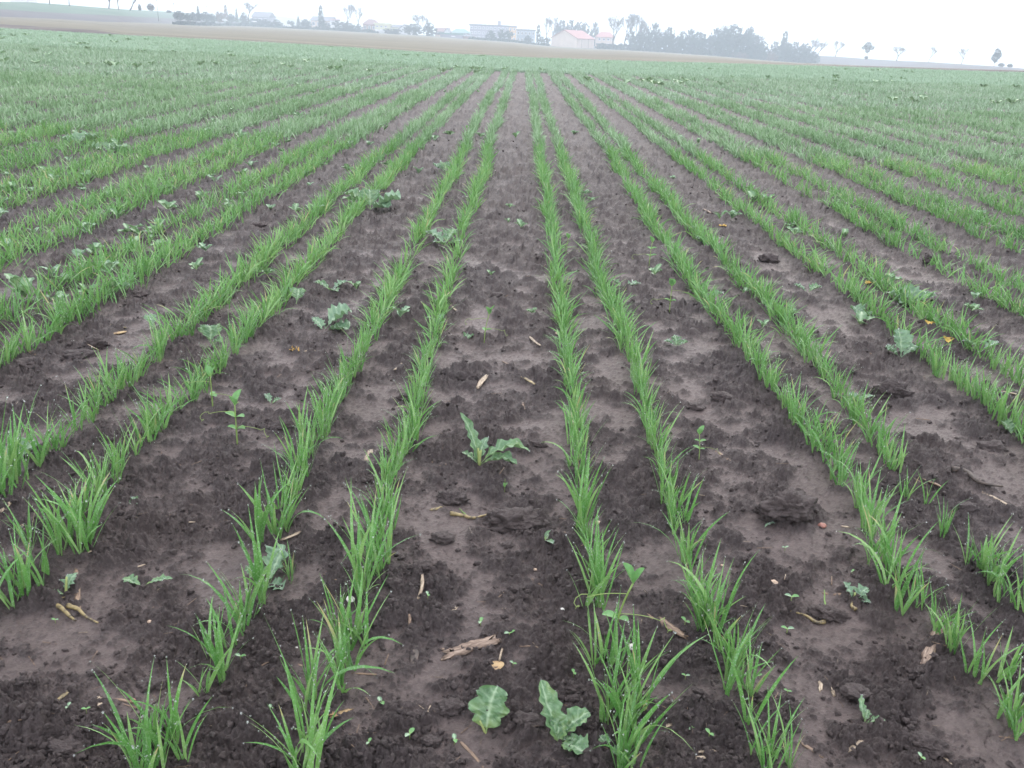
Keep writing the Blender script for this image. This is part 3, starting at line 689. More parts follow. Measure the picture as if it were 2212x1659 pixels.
# cotyledon seedlings
def sprout(px, py, s_px, label, az=None):
    p = at(px, py); k = ppm(p); o = empty('seedling', p + np.array([0, 0, .0005]), math.radians(rs.uniform(0, 360) if az is None else az)); tag(o, label, 'seedling', 'tiny two leaved seedlings on the mud')
    L_ = s_px / k * .62
    link('stem', MB().tube([(0, 0, -.003), (0, 0, .5 * L_), (0, 0, .9 * L_)], .07 * L_, 5, .6).mesh('stem'), M['stalk'], o)
    for a in (0, 180): link('leaf', leaf_mesh('leaf', L_, L_ * .33, a, 22, 0, .85 * L_, 'oval', int(px) + a, nx=9, ny=5), M['radish_pale'] if rs.rand() < .5 else M['pea'], o)
for (px, py, s_, lab) in [
 (885, 1597, 27, 'bright two leaved seedling left of the large crinkled leaf'), (823, 1527, 24, 'pale seedling near the pale splinter at bottom left of centre'),
 (1239, 1461, 17, 'tiny seedling left of the bushy bottom right tuft'), (1108, 1440, 15, 'tiny seedling right of the dead tan leaf'),
 (924, 1292, 16, 'tiny seedling right of the long pale straw'), (1038, 1352, 20, 'small seedling above the weathered wood piece'),
 (1100, 1378, 22, 'small branching seedling right of the weathered wood piece'), (1176, 1134, 12, 'tiny seedling at the right end of the long clod'),
 (982, 1608, 24, 'faint seedling below left of the crinkled leaf'), (797, 1611, 18, 'faint low seedling at bottom left of centre'),
 (149, 1534, 18, 'pale green seedling under the yellow stem'), (187, 1539, 16, 'small seedling right of the yellow stem end'),
 (520, 1428, 22, 'yellowish seedling right of the bottom left wheat row'), (586, 1536, 16, 'thin seedling between the two left bottom rows'),
 (120, 1346, 14, 'seedling beneath the forked yellow roots'), (1494, 1582, 20, 'oval leaved seedling in the bottom right gap'),
 (1531, 1594, 22, 'spread seedling near the pale straw bundle'), (1708, 1302, 26, 'broad leaved seedling beside the yellow bent stem'),
 (1699, 1370, 24, 'long leaved seedling below the yellow bent stem'), (1480, 1467, 16, 'tiny seedling left of the second right row foot'),
 (1695, 1190, 14, 'yellowish seedling under the big right clod'), (1988, 1644, 20, 'lone seedling at the bottom edge right side'),
 (1576, 1599, 14, 'faint seedling left of the bottom right tuft'), (1840, 1240, 12, 'tiny seedling above the small bluish radish'),
 (1479, 1352, 22, 'green seedling touching the reddish husk'), (1610, 1518, 14, 'thin seedling right of the second right row'),
 (1700, 1500, 15, 'faint pale seedling right of the bottom tuft'), (1640, 1465, 12, 'tiny seedling in mud right of the second row')]:
    sprout(px, py, s_, lab)

# ------------------------------------------------------------------ straw, wood, roots, stones
def splinter(p0, p1, w_px, mat, name, label, cat, group=None, flat=.30, n=12, taper=.45, bend=.06, lift=0.0, jag=.55, parent=None):
    a, b = at(*p0), at(*p1); mid = (a + b) / 2; k = ppm(mid); d = b - a; L_ = np.linalg.norm(d); d = d / (L_ + 1e-9)
    sd = np.array([-d[1], d[0], 0]); sd /= np.linalg.norm(sd) + 1e-9; upv = np.cross(d, sd); upv = upv if upv[2] > 0 else -upv
    W_ = w_px / k / 2; seed = int(p0[0] * 7 + p1[1])
    r_ = np.random.RandomState(seed); bd = r_.uniform(-1, 1) * bend * L_; m_ = 10
    V = []
    for i, t in enumerate(np.linspace(0, 1, n)):
        c = a - mid + d * L_ * t + sd * bd * 4 * t * (1 - t) + upv * (W_ * flat * .35 + lift * t / k)
        ww = W_ * (1 - taper * abs(2 * t - 1) ** 3) * (1 + r_.uniform(-.12, .12))
        for j in range(m_):
            an = 2 * math.pi * j / m_
            q_ = 1 + .30 * math.sin(j * 2.3 + seed) + .12 * math.sin(j * 5.1 + i * .7)
            off = (r_.uniform(-jag, jag) * W_ * 3 if i in (0, n - 1) else 0)
            V.append(c + sd * math.cos(an) * ww * q_ + upv * math.sin(an) * ww * flat * q_ + d * off)
    V = np.array(V)
    q = [(i * m_ + j, i * m_ + (j + 1) % m_, (i + 1) * m_ + (j + 1) % m_, (i + 1) * m_ + j) for i in range(n - 1) for j in range(m_)]
    V = np.concatenate([V, [V[:m_].mean(0), V[-m_:].mean(0)]]); e = n * m_
    t_ = [(e, (j + 1) % m_, j) for j in range(m_)] + [(e + 1, (n - 1) * m_ + j, (n - 1) * m_ + (j + 1) % m_) for j in range(m_)]
    me = mesh_np(name, V, q, t_, None, True)
    o = link(name, me, M[mat], None, mid)
    # grain runs along the piece: turn the local X axis onto it
    ang = math.atan2(d[1], d[0]); R_ = Matrix.Rotation(-ang, 4, 'Z'); me.transform(R_); o.rotation_euler = (0, 0, ang)
    if parent is None: tag(o, label, cat, group)
    else:
        o.parent = parent; o.location = (Vector(o.location) - Vector(parent.location))
    return o
SG = 'straw and stalk pieces lying on the mud'
SP = [
 ((912,1242),(902,1297),7,'straw','long pale straw standing out left of centre'), ((984,1316),(946,1366),13,'straw','pale torn straw chip above the weathered wood'),
 ((900,1398),(893,1457),17,'dark_wood','dark grey bark strip left of the weathered wood'), ((760,1454),(840,1460),5,'brown_straw','thin brown stick at the foot of the second left row'),
 ((1121,1396),(1161,1398),4,'brown_straw','thin grey straw right of the weathered wood'), ((1067,1314),(1091,1314),4,'straw','short pale straw in the middle of the central gap'),
 ((1115,1315),(1136,1330),5,'straw','short crossed straw right in the central gap'), ((1119,1333),(1136,1335),6,'straw','stubby pale chip under the crossed straw'),
 ((1150,1250),(1171,1264),5,'brown_straw','short brown stick beside the small clods of central gap'), ((931,1524),(921,1544),8,'straw','small pale splinter above the bottom left clods'),
 ((1450,1566),(1425,1572),11,'straw','pale broken chip right of the bottom right tuft'), ((1401,1328),(1485,1378),19,'brown_straw','reddish brown husk beside the second right row'),
 ((1218,1595),(1276,1646),11,'brown_straw','ragged brown stalk right of the pale radish plant'), ((991,1598),(1050,1662),8,'brown_straw','brown stick running off the bottom edge'),
 ((859,1304),(859,1335),5,'brown_straw','short upright looking stick left of the pale straw'), ((884,1330),(884,1352),7,'brown_straw','small brown sliver under the pale straw'),
 ((1078,1106),(1094,1106),8,'brown_straw','reddish chip on the back of the long clod'), ((930,1102),(956,1094),8,'yellow_root','tan root stub left of the yellow stem'),
 ((1014,1138),(1023,1155),5,'dark_wood','dark sliver below the yellow stem'), ((164,1229),(171,1320),13,'brown_straw','upright split straw beside the yellow roots'),
 ((161,1485),(103,1534),12,'yellow_root','speckled yellow stem at the bottom left'), ((222,1167),(191,1194),7,'straw','pale straw under the left edge tufts'),
 ((513,1112),(489,1129),9,'straw','short pale straw between the left rows'), ((42,1131),(50,1152),15,'straw','split pale chip near the left edge'),
 ((0,1106),(22,1084),11,'straw','tan stalk piece at the left edge'), ((212,1507),(215,1526),12,'straw','square cut pale straw at the bottom left'),
 ((246,1511),(287,1519),8,'brown_straw','reddish straw beside the square cut straw'), ((-4,1562),(68,1548),8,'brown_straw','brown twig at the bottom left edge'),
 ((646,1150),(609,1166),9,'straw','tan straw behind the second left row'), ((311,1220),(285,1228),6,'straw','small tan straw above the flat radish'),
 ((400,1126),(421,1128),5,'straw','tiny pale straw in the left bare gap'), ((718,1549),(757,1532),11,'dead_leaf','curled tan blade beside the second left row'),
 ((801,972),(790,997),13,'straw','pale cream straw stub left of the third row'), ((1050,813),(1032,838),12,'straw','pinkish torn chip in the upper central gap'),
 ((867,785),(852,799),7,'straw','small tan straw beside the left wheat row'), ((968,654),(989,673),6,'straw','tan straw leaning on the left wheat row'),
 ((1085,780),(1122,799),5,'brown_straw','thin brown straw in the upper central gap'), ((1126,813),(1156,830),8,'yellow_root','bent tan root in the upper central gap'),
 ((1145,727),(1167,746),6,'straw','pale straw beside the first right row'), ((955,967),(934,999),5,'brown_straw','thin dark straw left of the tall radish'),
 ((808,1032),(743,1049),5,'dark_wood','thin dark twig between the left rows'), ((1535,968),(1579,999),11,'brown_straw','brown straw with light edge below the pea'),
 ((2099,1054),(2179,1092),9,'straw','long split straw under the black root at right'), ((1995,1035),(2034,1052),8,'brown_straw','brown straw left of the black root'),
 ((2160,845),(2216,857),7,'straw','pale straw at the right edge'), ((1818,1137),(1833,1138),7,'straw','tiny pale chip right of the red stone'),
 ((1779,1282),(1829,1283),8,'brown_straw','brown straw tucked behind the small radish'), ((1730,1605),(1777,1637),9,'brown_straw','tan straw running under the bottom right tuft'),
 ((1863,1600),(1832,1623),11,'straw','broken tan straw at the bottom right'), ((1603,1571),(1641,1592),7,'dark_wood','dark stick left of the bottom right tuft'),
 ((1771,1471),(1772,1493),10,'straw','ribbed straw scrap lower right'), ((1798,1490),(1803,1504),9,'straw','small buff chip lower right'),
 ((2034,1632),(2055,1650),6,'straw','small buff sliver near the bottom right corner'), ((1477,1640),(1562,1634),9,'straw','flattened pale straw at the bottom edge'),
 ((1500,1626),(1548,1622),7,'straw','second flattened straw above the bottom one'), ((157,738),(158,748),9,'pebble','white chip between the left rows'),
 ((118,748),(148,757),6,'brown_straw','brown straw left of the white chip'), ((190,744),(215,757),6,'straw','reddish straw right of the white chip'),
 ((60,757),(92,775),9,'brown_straw','rough brown straw heap piece at far left'), ((240,722),(271,716),12,'dead_leaf','torn tan husk on mud at left'),
 ((233,700),(272,708),7,'yellow_root','curved tan root at left'), ((196,684),(206,666),6,'yellow_root','yellow curled root near the left wheat'),
 ((1520,452),(1535,460),6,'brown_straw','small straw up the right side'), ((1352,1120),(1362,1138),4,'straw','tiny straw by second right row'),
 ((1400,1140),(1425,1175),4,'dark_wood','thin black stalk by the second right row'), ((640,1430),(655,1440),5,'brown_straw','short stick between bottom left rows'),
 ((420,1570),(440,1552),6,'brown_straw','brown stick by the bottom left tuft'), ((1870,760),(1900,772),5,'brown_straw','thin straw by the right radish'),
 ((1130,870),(1134,886),6,'brown_straw','short brown stub in the central gap'), ((1240,870),(1262,880),4,'brown_straw','straw at the foot of first right row'),
 ((560,1440),(590,1425),4,'brown_straw','fine twig right of the bottom left row'), ((700,1240),(735,1255),4,'brown_straw','fine twig beside the second left row'),
]
for (a, b, w_, mt, lab) in SP:
    nm = {'straw': 'straw_piece', 'brown_straw': 'straw_piece', 'dark_wood': 'rotten_stick', 'yellow_root': 'root_piece', 'dead_leaf': 'dead_leaf', 'pebble': 'pebble'}[mt]
    splinter(a, b, w_, mt, nm, lab, nm.replace('_', ' '), SG)
# the weathered wood piece: body with split ends
wd = splinter((1068, 1384), (966, 1416), 27, 'wood', 'wood_piece', 'weathered brown wood piece split at its left end in central gap', 'wood piece', None, .6, 16, .15, .02, jag=.5)
for (a, b, w_) in (((985, 1404), (950, 1402), 8), ((980, 1415), (952, 1426), 10)):
    splinter(a, b, w_, 'wood', 'splinter', '', '', parent=wd).rotation_euler[2] -= 0
for c_ in wd.children:
    c_.matrix_parent_inverse = Matrix.Identity(4)
    loc = Vector(c_.location); c_.location = Matrix.Rotation(-wd.rotation_euler[2], 4, 'Z') @ loc; c_.rotation_euler[2] -= wd.rotation_euler[2]
splinter((2028, 1368), (2002, 1434), 24, 'wood', 'wood_piece', 'pale rotten wood chunk at the foot of a right hand tuft', 'wood piece', None, .6, 14, .1, .02, jag=.5)
def rootlet(name, pts_px, w_, mat, label, cat, lift=None, n=10):
    P_ = [at(*q) for q in pts_px]; o0 = P_[0]; k = ppm(o0)
    pts = np.array(P_) - o0; pts[:, 2] += w_ / k * .35
    if lift is not None: pts[:, 2] += np.array(lift) / k
    s0 = np.linspace(0, 1, len(pts)); s1 = np.linspace(0, 1, 14)
    pp = np.stack([np.interp(s1, s0, pts[:, i]) for i in range(3)], 1); pp[1:-1] = (pp[:-2] + 2 * pp[1:-1] + pp[2:]) / 4
    pp += rs.normal(0, .5 / k, pp.shape) * .5
    rad = w_ / k / 2 * .85 * (np.linspace(1, .28, 14) * (1 + .12 * np.sin(np.arange(14) * 2.1)))
    o = link(name, MB().tube(pp, rad, 8).mesh(name), M[mat], None, o0); tag(o, label, cat); return o
rf = rootlet('yellow_root', [(85, 1302), (112, 1306), (133, 1318), (148, 1333), (164, 1346)], 18, 'yellow_root', 'thick forked yellow root lying at the left edge of the mud', 'root')
for pts, w_ in (([(118, 1306), (128, 1296), (143, 1290)], 7),):
    r2 = rootlet('side_root', pts, w_, 'yellow_root', None, None); r2.parent = rf; r2.location = Vector(r2.location) - Vector(rf.location)
rootlet('yellow_root', [(147, 1312), (168, 1318), (185, 1335), (212, 1349)], 13, 'yellow_root', 'thin pointed yellow root right of the forked one', 'root')
y1 = rootlet('broken_stem', [(972, 1112), (1000, 1116), (1022, 1124), (1045, 1116), (1066, 1112)], 11, 'yellow_root', 'broken yellow green stem with leaf stalks left of the long clod', 'broken stem')
for a_, b_ in (((1005, 1117), (985, 1106)), ((1008, 1116), (992, 1100))):
    r2 = rootlet('leaf_stalk', [a_, b_], 5, 'stalk', None, None); r2.parent = y1; r2.location = Vector(r2.location) - Vector(y1.location)
rootlet('yellow_root', [(1781, 1346), (1765, 1350), (1745, 1335), (1725, 1327), (1707, 1323)], 11, 'yellow_root', 'dark blotched yellow root beside the bent stem lower right', 'root')
rootlet('bent_stem', [(1779, 1343), (1781, 1325), (1779, 1305), (1778, 1290)], 8, 'stalk', 'bent yellow stem standing up lower right', 'broken stem', [0, 6, 12, 16])
rootlet('yellow_root', [(1848, 1320), (1838, 1312), (1841, 1300)], 11, 'yellow_root', 'short hooked yellow root under the small bluish radish', 'root')
rootlet('black_root', [(2054, 1018), (2085, 1022), (2110, 1045), (2130, 1052), (2165, 1056)], 17, 'dark_wood', 'black knotted root above the long split straw at right', 'root')
def deadleaf(px, py, L_, W_, az, label, mat, stalk=0):
    p = at(px, py); k = ppm(p); o = empty('dead_leaf', p); tag(o, label, 'dead leaf')
    link('leaf', leaf_mesh('leaf', L_ / k, W_ / k, az, 12, 8, .002, 'lobed' if 'yellow' in label or 'orange' in label else 'oval', int(px)), M[mat], o)
    if stalk:
        a = math.radians(az + 180); q = stalk / k
        link('stem', MB().tube([(0, 0, .002), (q * .5 * math.cos(a), q * .5 * math.sin(a), .004), (q * math.cos(a), q * math.sin(a), .003)], 2.5 / k, 6).mesh('stem'), M['straw'], o)
deadleaf(1078, 1432, 44, 14, 262, 'tan dead leaf on a stalk right of the weathered wood', 'dead_leaf', 46)
deadleaf(655, 762, 30, 13, 190, 'ragged yellow dead leaf on a pale stalk at left', 'yellow_leaf', 26)
deadleaf(1545, 490, 36, 9, 300, 'bright orange yellow leaf on mud at upper right', 'yellow_leaf')
deadleaf(2048, 745, 34, 12, 70, 'yellow and red withered leaf near the right edge', 'yellow_leaf', 14)
deadleaf(2005, 706, 24, 9, 60, 'small yellow leaf near the right edge', 'yellow_leaf')
deadleaf(1865, 616, 22, 8, 20, 'curled yellow husk beside the right clump', 'yellow_leaf')
deadleaf(960, 385, 22, 9, 20, 'orange brown leaf beside the far left rows', 'dead_leaf')
deadleaf(725, 1545, 36, 9, 200, 'brown curled leaf at the foot of the second left row', 'dead_leaf')
def stone(px, py, w_px, mat, label, name='pebble', flat=.7, sink=.2, disp=.18, sub=3, hw=1.0):
    p = at(px, py); k = ppm(p); R_ = w_px / k / 2
    V, Fc = ico(sub); V = V.copy(); off = Vector((px * .37, py * .71, 0))
    out = []
    for v in V:
        n1 = mnoise.fractal(Vector(v) * 1.6 + off, 1.0, 2.0, 5)
        n2 = (mnoise.fractal(Vector(v) * 5 + off, 1.0, 2.1, 4) + .8 * abs(mnoise.noise(Vector(v) * 9 + off)) + .6 * mnoise.noise(Vector(v) * 17 + off)) if disp > .3 else 0
        out.append(v * (1 + disp * n1 + disp * .42 * n2))
    out = np.array(out) * np.array([R_, R_ * .85 * hw, R_ * flat]); out[:, 2] += R_ * flat * (.5 - sink)
    o = link(name, mesh_np(name, out, None, Fc), M[mat], None, p); o.rotation_euler[2] = rs.uniform(-.4, .4)
    tag(o, label, 'clod' if 'clod' in name else 'pebble'); return o
for (px, py, w_, mt, lab) in [(757, 1296, 19, 'pebble', 'white pebble inside the second left row'), (1365, 1400, 21, 'pebble', 'white pebble behind the bushy bottom right tuft'), (638, 1367, 10, 'pebble', 'small white pebble left of second row'),
  (323, 1344, 10, 'tan_pebble', 'small tan pebble left of the bottom left row'), (1215, 1317, 9, 'pebble', 'cream pebble right in the central gap'), (1671, 1261, 19, 'tan_pebble', 'tan pebble lower right of the second right row'),
  (1776, 1137, 18, 'red_stone', 'flat red stone chip right of the big clod'), (287, 1514, 12, 'red_stone', 'red pebble at bottom left'), (1292, 1131, 14, 'tan_pebble', 'brown pebble beside the first right row'),
  (1156, 1231, 8, 'tan_pebble', 'tiny tan pebble in the central gap'), (1250, 1460, 5, 'pebble', 'speck of white stone in mud'), (1203, 722, 10, 'tan_pebble', 'yellow tan pebble beside first right row'),
  (640, 1400, 7, 'pebble', 'tiny white stone beside the second left row'), (1990, 1450, 8, 'pebble', 'tiny pale stone under the pale rotten wood'), (1560, 1222, 8, 'tan_pebble', 'tiny tan stone right of the second right row'),
  (535, 1315, 8, 'pebble', 'pale speck stone in the left row')]:
    stone(px, py, w_, mt, lab)
CL = [(1108,1132,120,.5,'long dark clod lying across the central gap'),(1700,1105,120,.6,'big dark clod right of the second right row'),(975,1082,70,.6,'dark clod left of the long clod'),(1010,820,40,.8,'small black clod beside the pinkish chip'),
 (1925,852,75,.7,'dark clod between the right rows'),(1812,446,38,.7,'black clod far up the right side'),(2000,700,34,.6,'dark clod beside the withered leaf'),(612,925,40,.7,'black clod between the left rows'),(60,790,60,.5,'low dark clod at the far left'),
 (205,742,44,.6,'dark clod beside the tan husk'),(1650,1108,50,.5,'small clod on the left side of the big one'),(905,1225,45,.5,'clod above the long pale straw'),(850,1262,40,.6,'clod right of the second left row'),(1110,1275,32,.6,'round clod right in central gap'),
 (955,1165,50,.5,'low clod below the yellow stem'),(1095,1180,30,.6,'small clod under the long clod'),(1240,1490,45,.5,'clod left of the bottom right tuft'),(975,1530,55,.5,'cracked clod above the crinkled leaf'),(1240,1510,30,.5,'small clod at left of bottom tuft'),
 (330,1480,60,.45,'flat dark clod beside the bottom left row'),(215,1455,46,.45,'dark lump above the yellow stem'),(330,1580,40,.5,'clod beside the bottom left tuft'),(150,1620,80,.4,'broad clod at the bottom left'),(1420,1450,36,.5,'lump right of the bottom right tuft'),
 (1790,1330,70,.5,'clod under the yellow roots lower right'),(2090,1100,55,.5,'clod beside the long split straw'),(2140,970,60,.5,'dark clod near the right edge'),(1990,1610,90,.45,'broad dark clod at the bottom right'),(1850,1495,55,.4,'low lump lower right'),
 (880,860,40,.5,'clod right of the dense left row'),(1160,960,40,.5,'clod right of the tall radish'),(1420,1000,0,.5,''),(1560,860,46,.5,'lump between the right rows'),(1500,880,40,.5,'clod left of the pea plant'),(1660,560,40,.5,'clod up between right rows'),
 (560,490,40,.5,'clod at upper left'),(300,640,40,.5,'lump in the left bare strip'),(170,770,60,.45,'low lump below the left wheat'),(700,520,30,.5,'small clod near the radish clump'),(1075,640,30,.5,'small clod in upper central gap'),(1640,780,44,.5,'clod right of the third right row'),
 (2120,470,30,.6,'black clod far right'),(2010,560,34,.6,'dark clod inside right wheat'),(70,235,40,.6,'black clod far up the left side'),(195,243,30,.6,'dark clod right of the far left one'),(1140,1560,60,.45,'clod between the two bottom radishes'),(1120,1640,40,.5,'lump left of the pale radish'),
 (930,1600,40,.4,'lump left of the crinkled leaf stalk'),(760,1360,36,.5,'lump left of the pebble in second row')]
for (px, py, w_, fl, lab) in CL:
    if w_: stone(px, py, w_, 'clod', lab, 'soil_clod', fl, .45, .42, 5 if w_ > 60 else 4, .8)

# loose crumbs and chaff nobody could count
def scatter_mesh(name, n, mk, Y0, Y1, sizes, mat, label, cat, maskf=None, power=2.2):
    Y = CAMH / np.tan(np.radians(rs.uniform(math.degrees(math.atan2(CAMH, Y1)), math.degrees(math.atan2(CAMH, Y0)), n)))
    X = rs.uniform(-1, 1, n) * (.62 * Y + .12)
    ex = n // 4; Y = np.concatenate([Y, rs.uniform(.7, 4, ex)]); X = np.concatenate([X, rs.choice([-1, 1], ex) * (.62 * Y[n:] + .12 + rs.uniform(0, .9, ex))]); n = len(Y)
    if maskf is not None:
        m = maskf(X, Y); X, Y = X[m], Y[m]; n = len(X)
    Z = H(X, Y); R_ = (sizes[0] + (sizes[1] - sizes[0]) * rs.rand(n) ** power) * (1 + .10 * np.maximum(Y - 1.4, 0))
    V0, F0 = mk
    nt_ = len(V0); ti = rs.randint(0, nt_, n); a = rs.uniform(0, 6.28, n); ca, sa = np.cos(a), np.sin(a)
    V = V0[ti] * R_[:, None, None]
    x = V[..., 0] * ca[:, None] - V[..., 1] * sa[:, None] + X[:, None]; y = V[..., 0] * sa[:, None] + V[..., 1] * ca[:, None] + Y[:, None]; z = V[..., 2] + Z[:, None] + R_[:, None] * .05
    VV = np.stack([x, y, z], 2).reshape(-1, 3); FF = (F0[None] + (np.arange(n) * V0.shape[1])[:, None, None]).reshape(-1, 3)
    o = link(name, mesh_np(name, VV, None, FF), M[mat]); tag(o, label, cat, None, 'stuff'); return o
V1, F1 = ico(2)
tmpl = []
for k in range(10):
    o_ = Vector((k * 9.1, k * 3.7, 0)); tmpl.append(np.array([v * (1 + .9 * mnoise.fractal(Vector(v) * 1.7 + o_, 1, 2, 3) + .55 * mnoise.noise(Vector(v) * 4.5 + o_)) for v in V1]) * (1, rs.uniform(.6, 1), rs.uniform(.5, .9)))
scatter_mesh('soil_crumbs', 48000, (np.array(tmpl), F1), .55, 10.0, (.0008, .0048), 'clod', 'loose dark soil crumbs scattered between the rows', 'soil crumbs',
             lambda x, y: (perlin(x / .16, y / .16, 4) + .6 * perlin(x / .06, y / .06, 5)) > rs.uniform(-.6, .7, len(x)), 3.4)
ch = []
for k in range(8):
    L_, w_ = 1.0, rs.uniform(.03, .08)
    pts = np.array([(-L_, -w_, 0), (L_, -w_ * .6, 0), (L_ * 1.05, w_ * .5, 0), (-L_ * .9, w_, 0), (-L_, -w_, w_), (L_, -w_ * .6, w_ * .8), (L_ * 1.05, w_ * .5, w_ * .8), (-L_ * .9, w_, w_)]); ch.append(pts)
chF = np.array([(4, 5, 6), (4, 6, 7), (0, 1, 5), (0, 5, 4), (3, 7, 6), (3, 6, 2), (0, 4, 7), (0, 7, 3), (1, 2, 6), (1, 6, 5)])
scatter_mesh('straw_litter', 420, (np.array(ch), chF), .6, 5.0, (.003, .014), 'brown_straw', 'fine brown chaff and root fibres on the mud', 'chaff', None, 2.0)
scatter_mesh('pale_litter', 160, (np.array(ch), chF), .6, 5.0, (.0025, .009), 'straw', 'fine pale straw bits on the mud', 'chaff', None, 2.0)

# ------------------------------------------------------------------ weeds up the field
ros = []
for k in range(10):
    b = MB(); vs = []; ve = []; tt = []; qq = []; n0 = 0
    for j in range(3 + k % 4):
        V, q, v_, t_ = leaf_geo(rs.uniform(.04, .075), rs.uniform(.012, .021), j * 137 + rs.uniform(-30, 30), rs.uniform(35, 75), rs.uniform(-10, 25), 0, ['round', 'lobed', 'narrow'][rs.randint(3)], 31 * k + j, nx=12, ny=5)
        vs.append(V); qq.append(q + n0); ve.append(v_); tt.append(t_); n0 += len(V)
    me = mesh_np('radish_plant', np.concatenate(vs), np.concatenate(qq), None, {'vein': np.concatenate(ve), 'tint': np.concatenate(tt)})
    me.materials.append(M['radish'] if k % 3 else M['radish_pale']); ros.append(me)
wl = []
tries = 0
while len(wl) < 262 and tries < 60000:
    tries += 1
    Y = CAMH / math.tan(math.radians(rs.uniform(math.degrees(math.atan2(CAMH, 15)), math.degrees(math.atan2(CAMH, 2.2)))))
    X = rs.uniform(-.66, .66) * Y
    dens = .14 + .6 * sst(-X, .5, 2.0) + .14 * sst(np.array(Y), 4, 9) + 1.1 * max(0, float(perlin(np.array([X / 1.1]), np.array([Y / 1.6]), 71)[0])) * (1 if X < 0 else .6)
    if -.05 < X - trend(Y) < .2: dens *= .3
    if rs.rand() > dens: continue
    if any((X - a[0]) ** 2 + (Y - a[1]) ** 2 < (.015 * Y) ** 2 for a in wl): continue
    wl.append((X, Y))
def gap_phrase(off):
    if off > 0: return ('beyond the %s row right of central gap' % nth[min(sum(1 for r in rights if r < off), 9)]) if off < 2.6 else None
    return ('beyond the %s row left of central gap' % nth[min(sum(1 for r in lefts if r > off), 9)]) if off > -2.6 else None
gc = {}
items = []
for (X, Y) in sorted(wl, key=lambda a: a[1]):
    o = bpy.data.objects.new('radish_plant', ros[rs.randint(10)]); C.objects.link(o)
    o.location = (X, Y, float(H(np.array([X]), np.array([Y]))[0]) + .002); s_ = rs.uniform(.4, .85) * (1 + .05 * Y) * (.72 if abs(X - trend(Y)) < .8 and Y < 6 else 1); o.scale = (s_,) * 3; o.rotation_euler = (0, 0, rs.uniform(0, 6.28))
    off = X - trend(Y); ph = gap_phrase(off)
    if ph is None: ph = 'in the far %s wheat' % ('right' if off > 0 else 'left')
    gc[ph] = gc.get(ph, 0) + 1
    tag(o, 'leafy radish weed, %s from near end %s' % (ordinal(gc[ph]), ph), 'weed', 'radish weeds scattered up the field')
# leafy weeds past counting near the crest
n = 900
Y = rs.uniform(13, 31, n); X = rs.uniform(-.7, .7, n) * Y
d_ = perlin(X / 3.0, Y / 3.0, 81) + .25 * (X < 0) + .6 * np.exp(-((X - 10.5) / 3) ** 2 - ((Y - 18) / 3) ** 2)
m = d_ > rs.uniform(.1, 1.0, n); X, Y = X[m], Y[m]; Z = H(X, Y)
vs = []; qq = []; ve = []; tt = []; n0 = 0
geo = [leaf_geo(.08, .03, j * 60, 45, 5, 0, 'round', j, nx=6, ny=3) for j in range(6)]
for x_, y_, z_ in zip(X, Y, Z):
    for j in rs.choice(6, 4, False):
        V, q, v_, t_ = geo[j]; vs.append(V * rs.uniform(.9, 1.7) + (x_, y_, z_ + .02)); qq.append(q + n0); ve.append(v_); tt.append(t_); n0 += len(V)
tag(link('distant_weeds', mesh_np('distant_weeds', np.concatenate(vs), np.concatenate(qq), None, {'vein': np.concatenate(ve), 'tint': np.concatenate(tt)}), M['radish']), 'dark leafy weed patches near the far edge of the wheat', 'weeds', None, 'stuff')

# ------------------------------------------------------------------ far trees
M['bark'] = mat_plain('bark', [(.3, (.03, .027, .026)), (.7, (.07, .06, .055))], 3, .9)
M['twigs'] = mat_plain('bare_twigs', [(.3, (.055, .048, .048)), (.7, (.11, .09, .085))], .8, .9)
M['foliage'] = mat_plain('dark_foliage', [(.3, (.014, .03, .028)), (.5, (.025, .045, .04)), (.7, (.04, .065, .05))], .6, .9)
M['rust_foliage'] = mat_plain('rusty_foliage', [(.3, (.08, .05, .04)), (.7, (.15, .10, .07))], .6, .9)
M['fir'] = mat_plain('fir_foliage', [(.3, (.012, .03, .022)), (.7, (.03, .06, .04))], .8, .9)
def quads_cloud(Pc, size, seed):
    r_ = np.random.RandomState(seed); n = len(Pc)
    a = r_.normal(0, 1, (n, 3)); a /= np.linalg.norm(a, axis=1)[:, None]; b = np.cross(a, r_.normal(0, 1, (n, 3))); b /= np.linalg.norm(b, axis=1)[:, None]
    s_ = size * r_.uniform(.5, 1.3, n)[:, None]
    V = np.stack([Pc - a * s_, Pc + b * s_ * .6, Pc + a * s_, Pc - b * s_ * .6], 1).reshape(-1, 3)
    return V, np.arange(4 * n).reshape(n, 4)
def limbs(h, seed, spread, depth_=4, th=.02, lean=0.0, first=.35):
    """unit-height bare tree: returns tubes and twig-end points"""
    r_ = random.Random(seed); b = MB(); ends = []
    def go(p, d, L_, r0, lv):
        n = 4; pts = [p]; q = p.copy()
        for i in range(n):
            d = d + np.array([r_.gauss(0, .12), r_.gauss(0, .12), .05]); d /= np.linalg.norm(d); q = q + d * L_ / n; pts.append(q.copy())
        b.tube(pts, np.linspace(r0, r0 * .6, n + 1), 5 if lv < 2 else 3)
        if lv >= depth_: ends.append((q, d)); return
        for j in range(r_.choice((2, 3, 3)) if lv else 4):
            a = r_.uniform(0, 6.28); sp_ = spread * r_.uniform(.6, 1.3)
            dd = d + sp_ * np.array([math.cos(a), math.sin(a), r_.uniform(-.1, .35)]); dd /= np.linalg.norm(dd)
            go(pts[-1] if j < 2 else pts[-2], dd, L_ * r_.uniform(.62, .82), r0 * .6, lv + 1)
        if lv < depth_: ends.append((q, d))
    d0 = np.array([lean, 0, 1.0]); d0 /= np.linalg.norm(d0)
    go(np.zeros(3), d0, first, th, 0)
    return b, ends
BARE = []; DENSE = []
def norm_h(V, ref): return V / ref
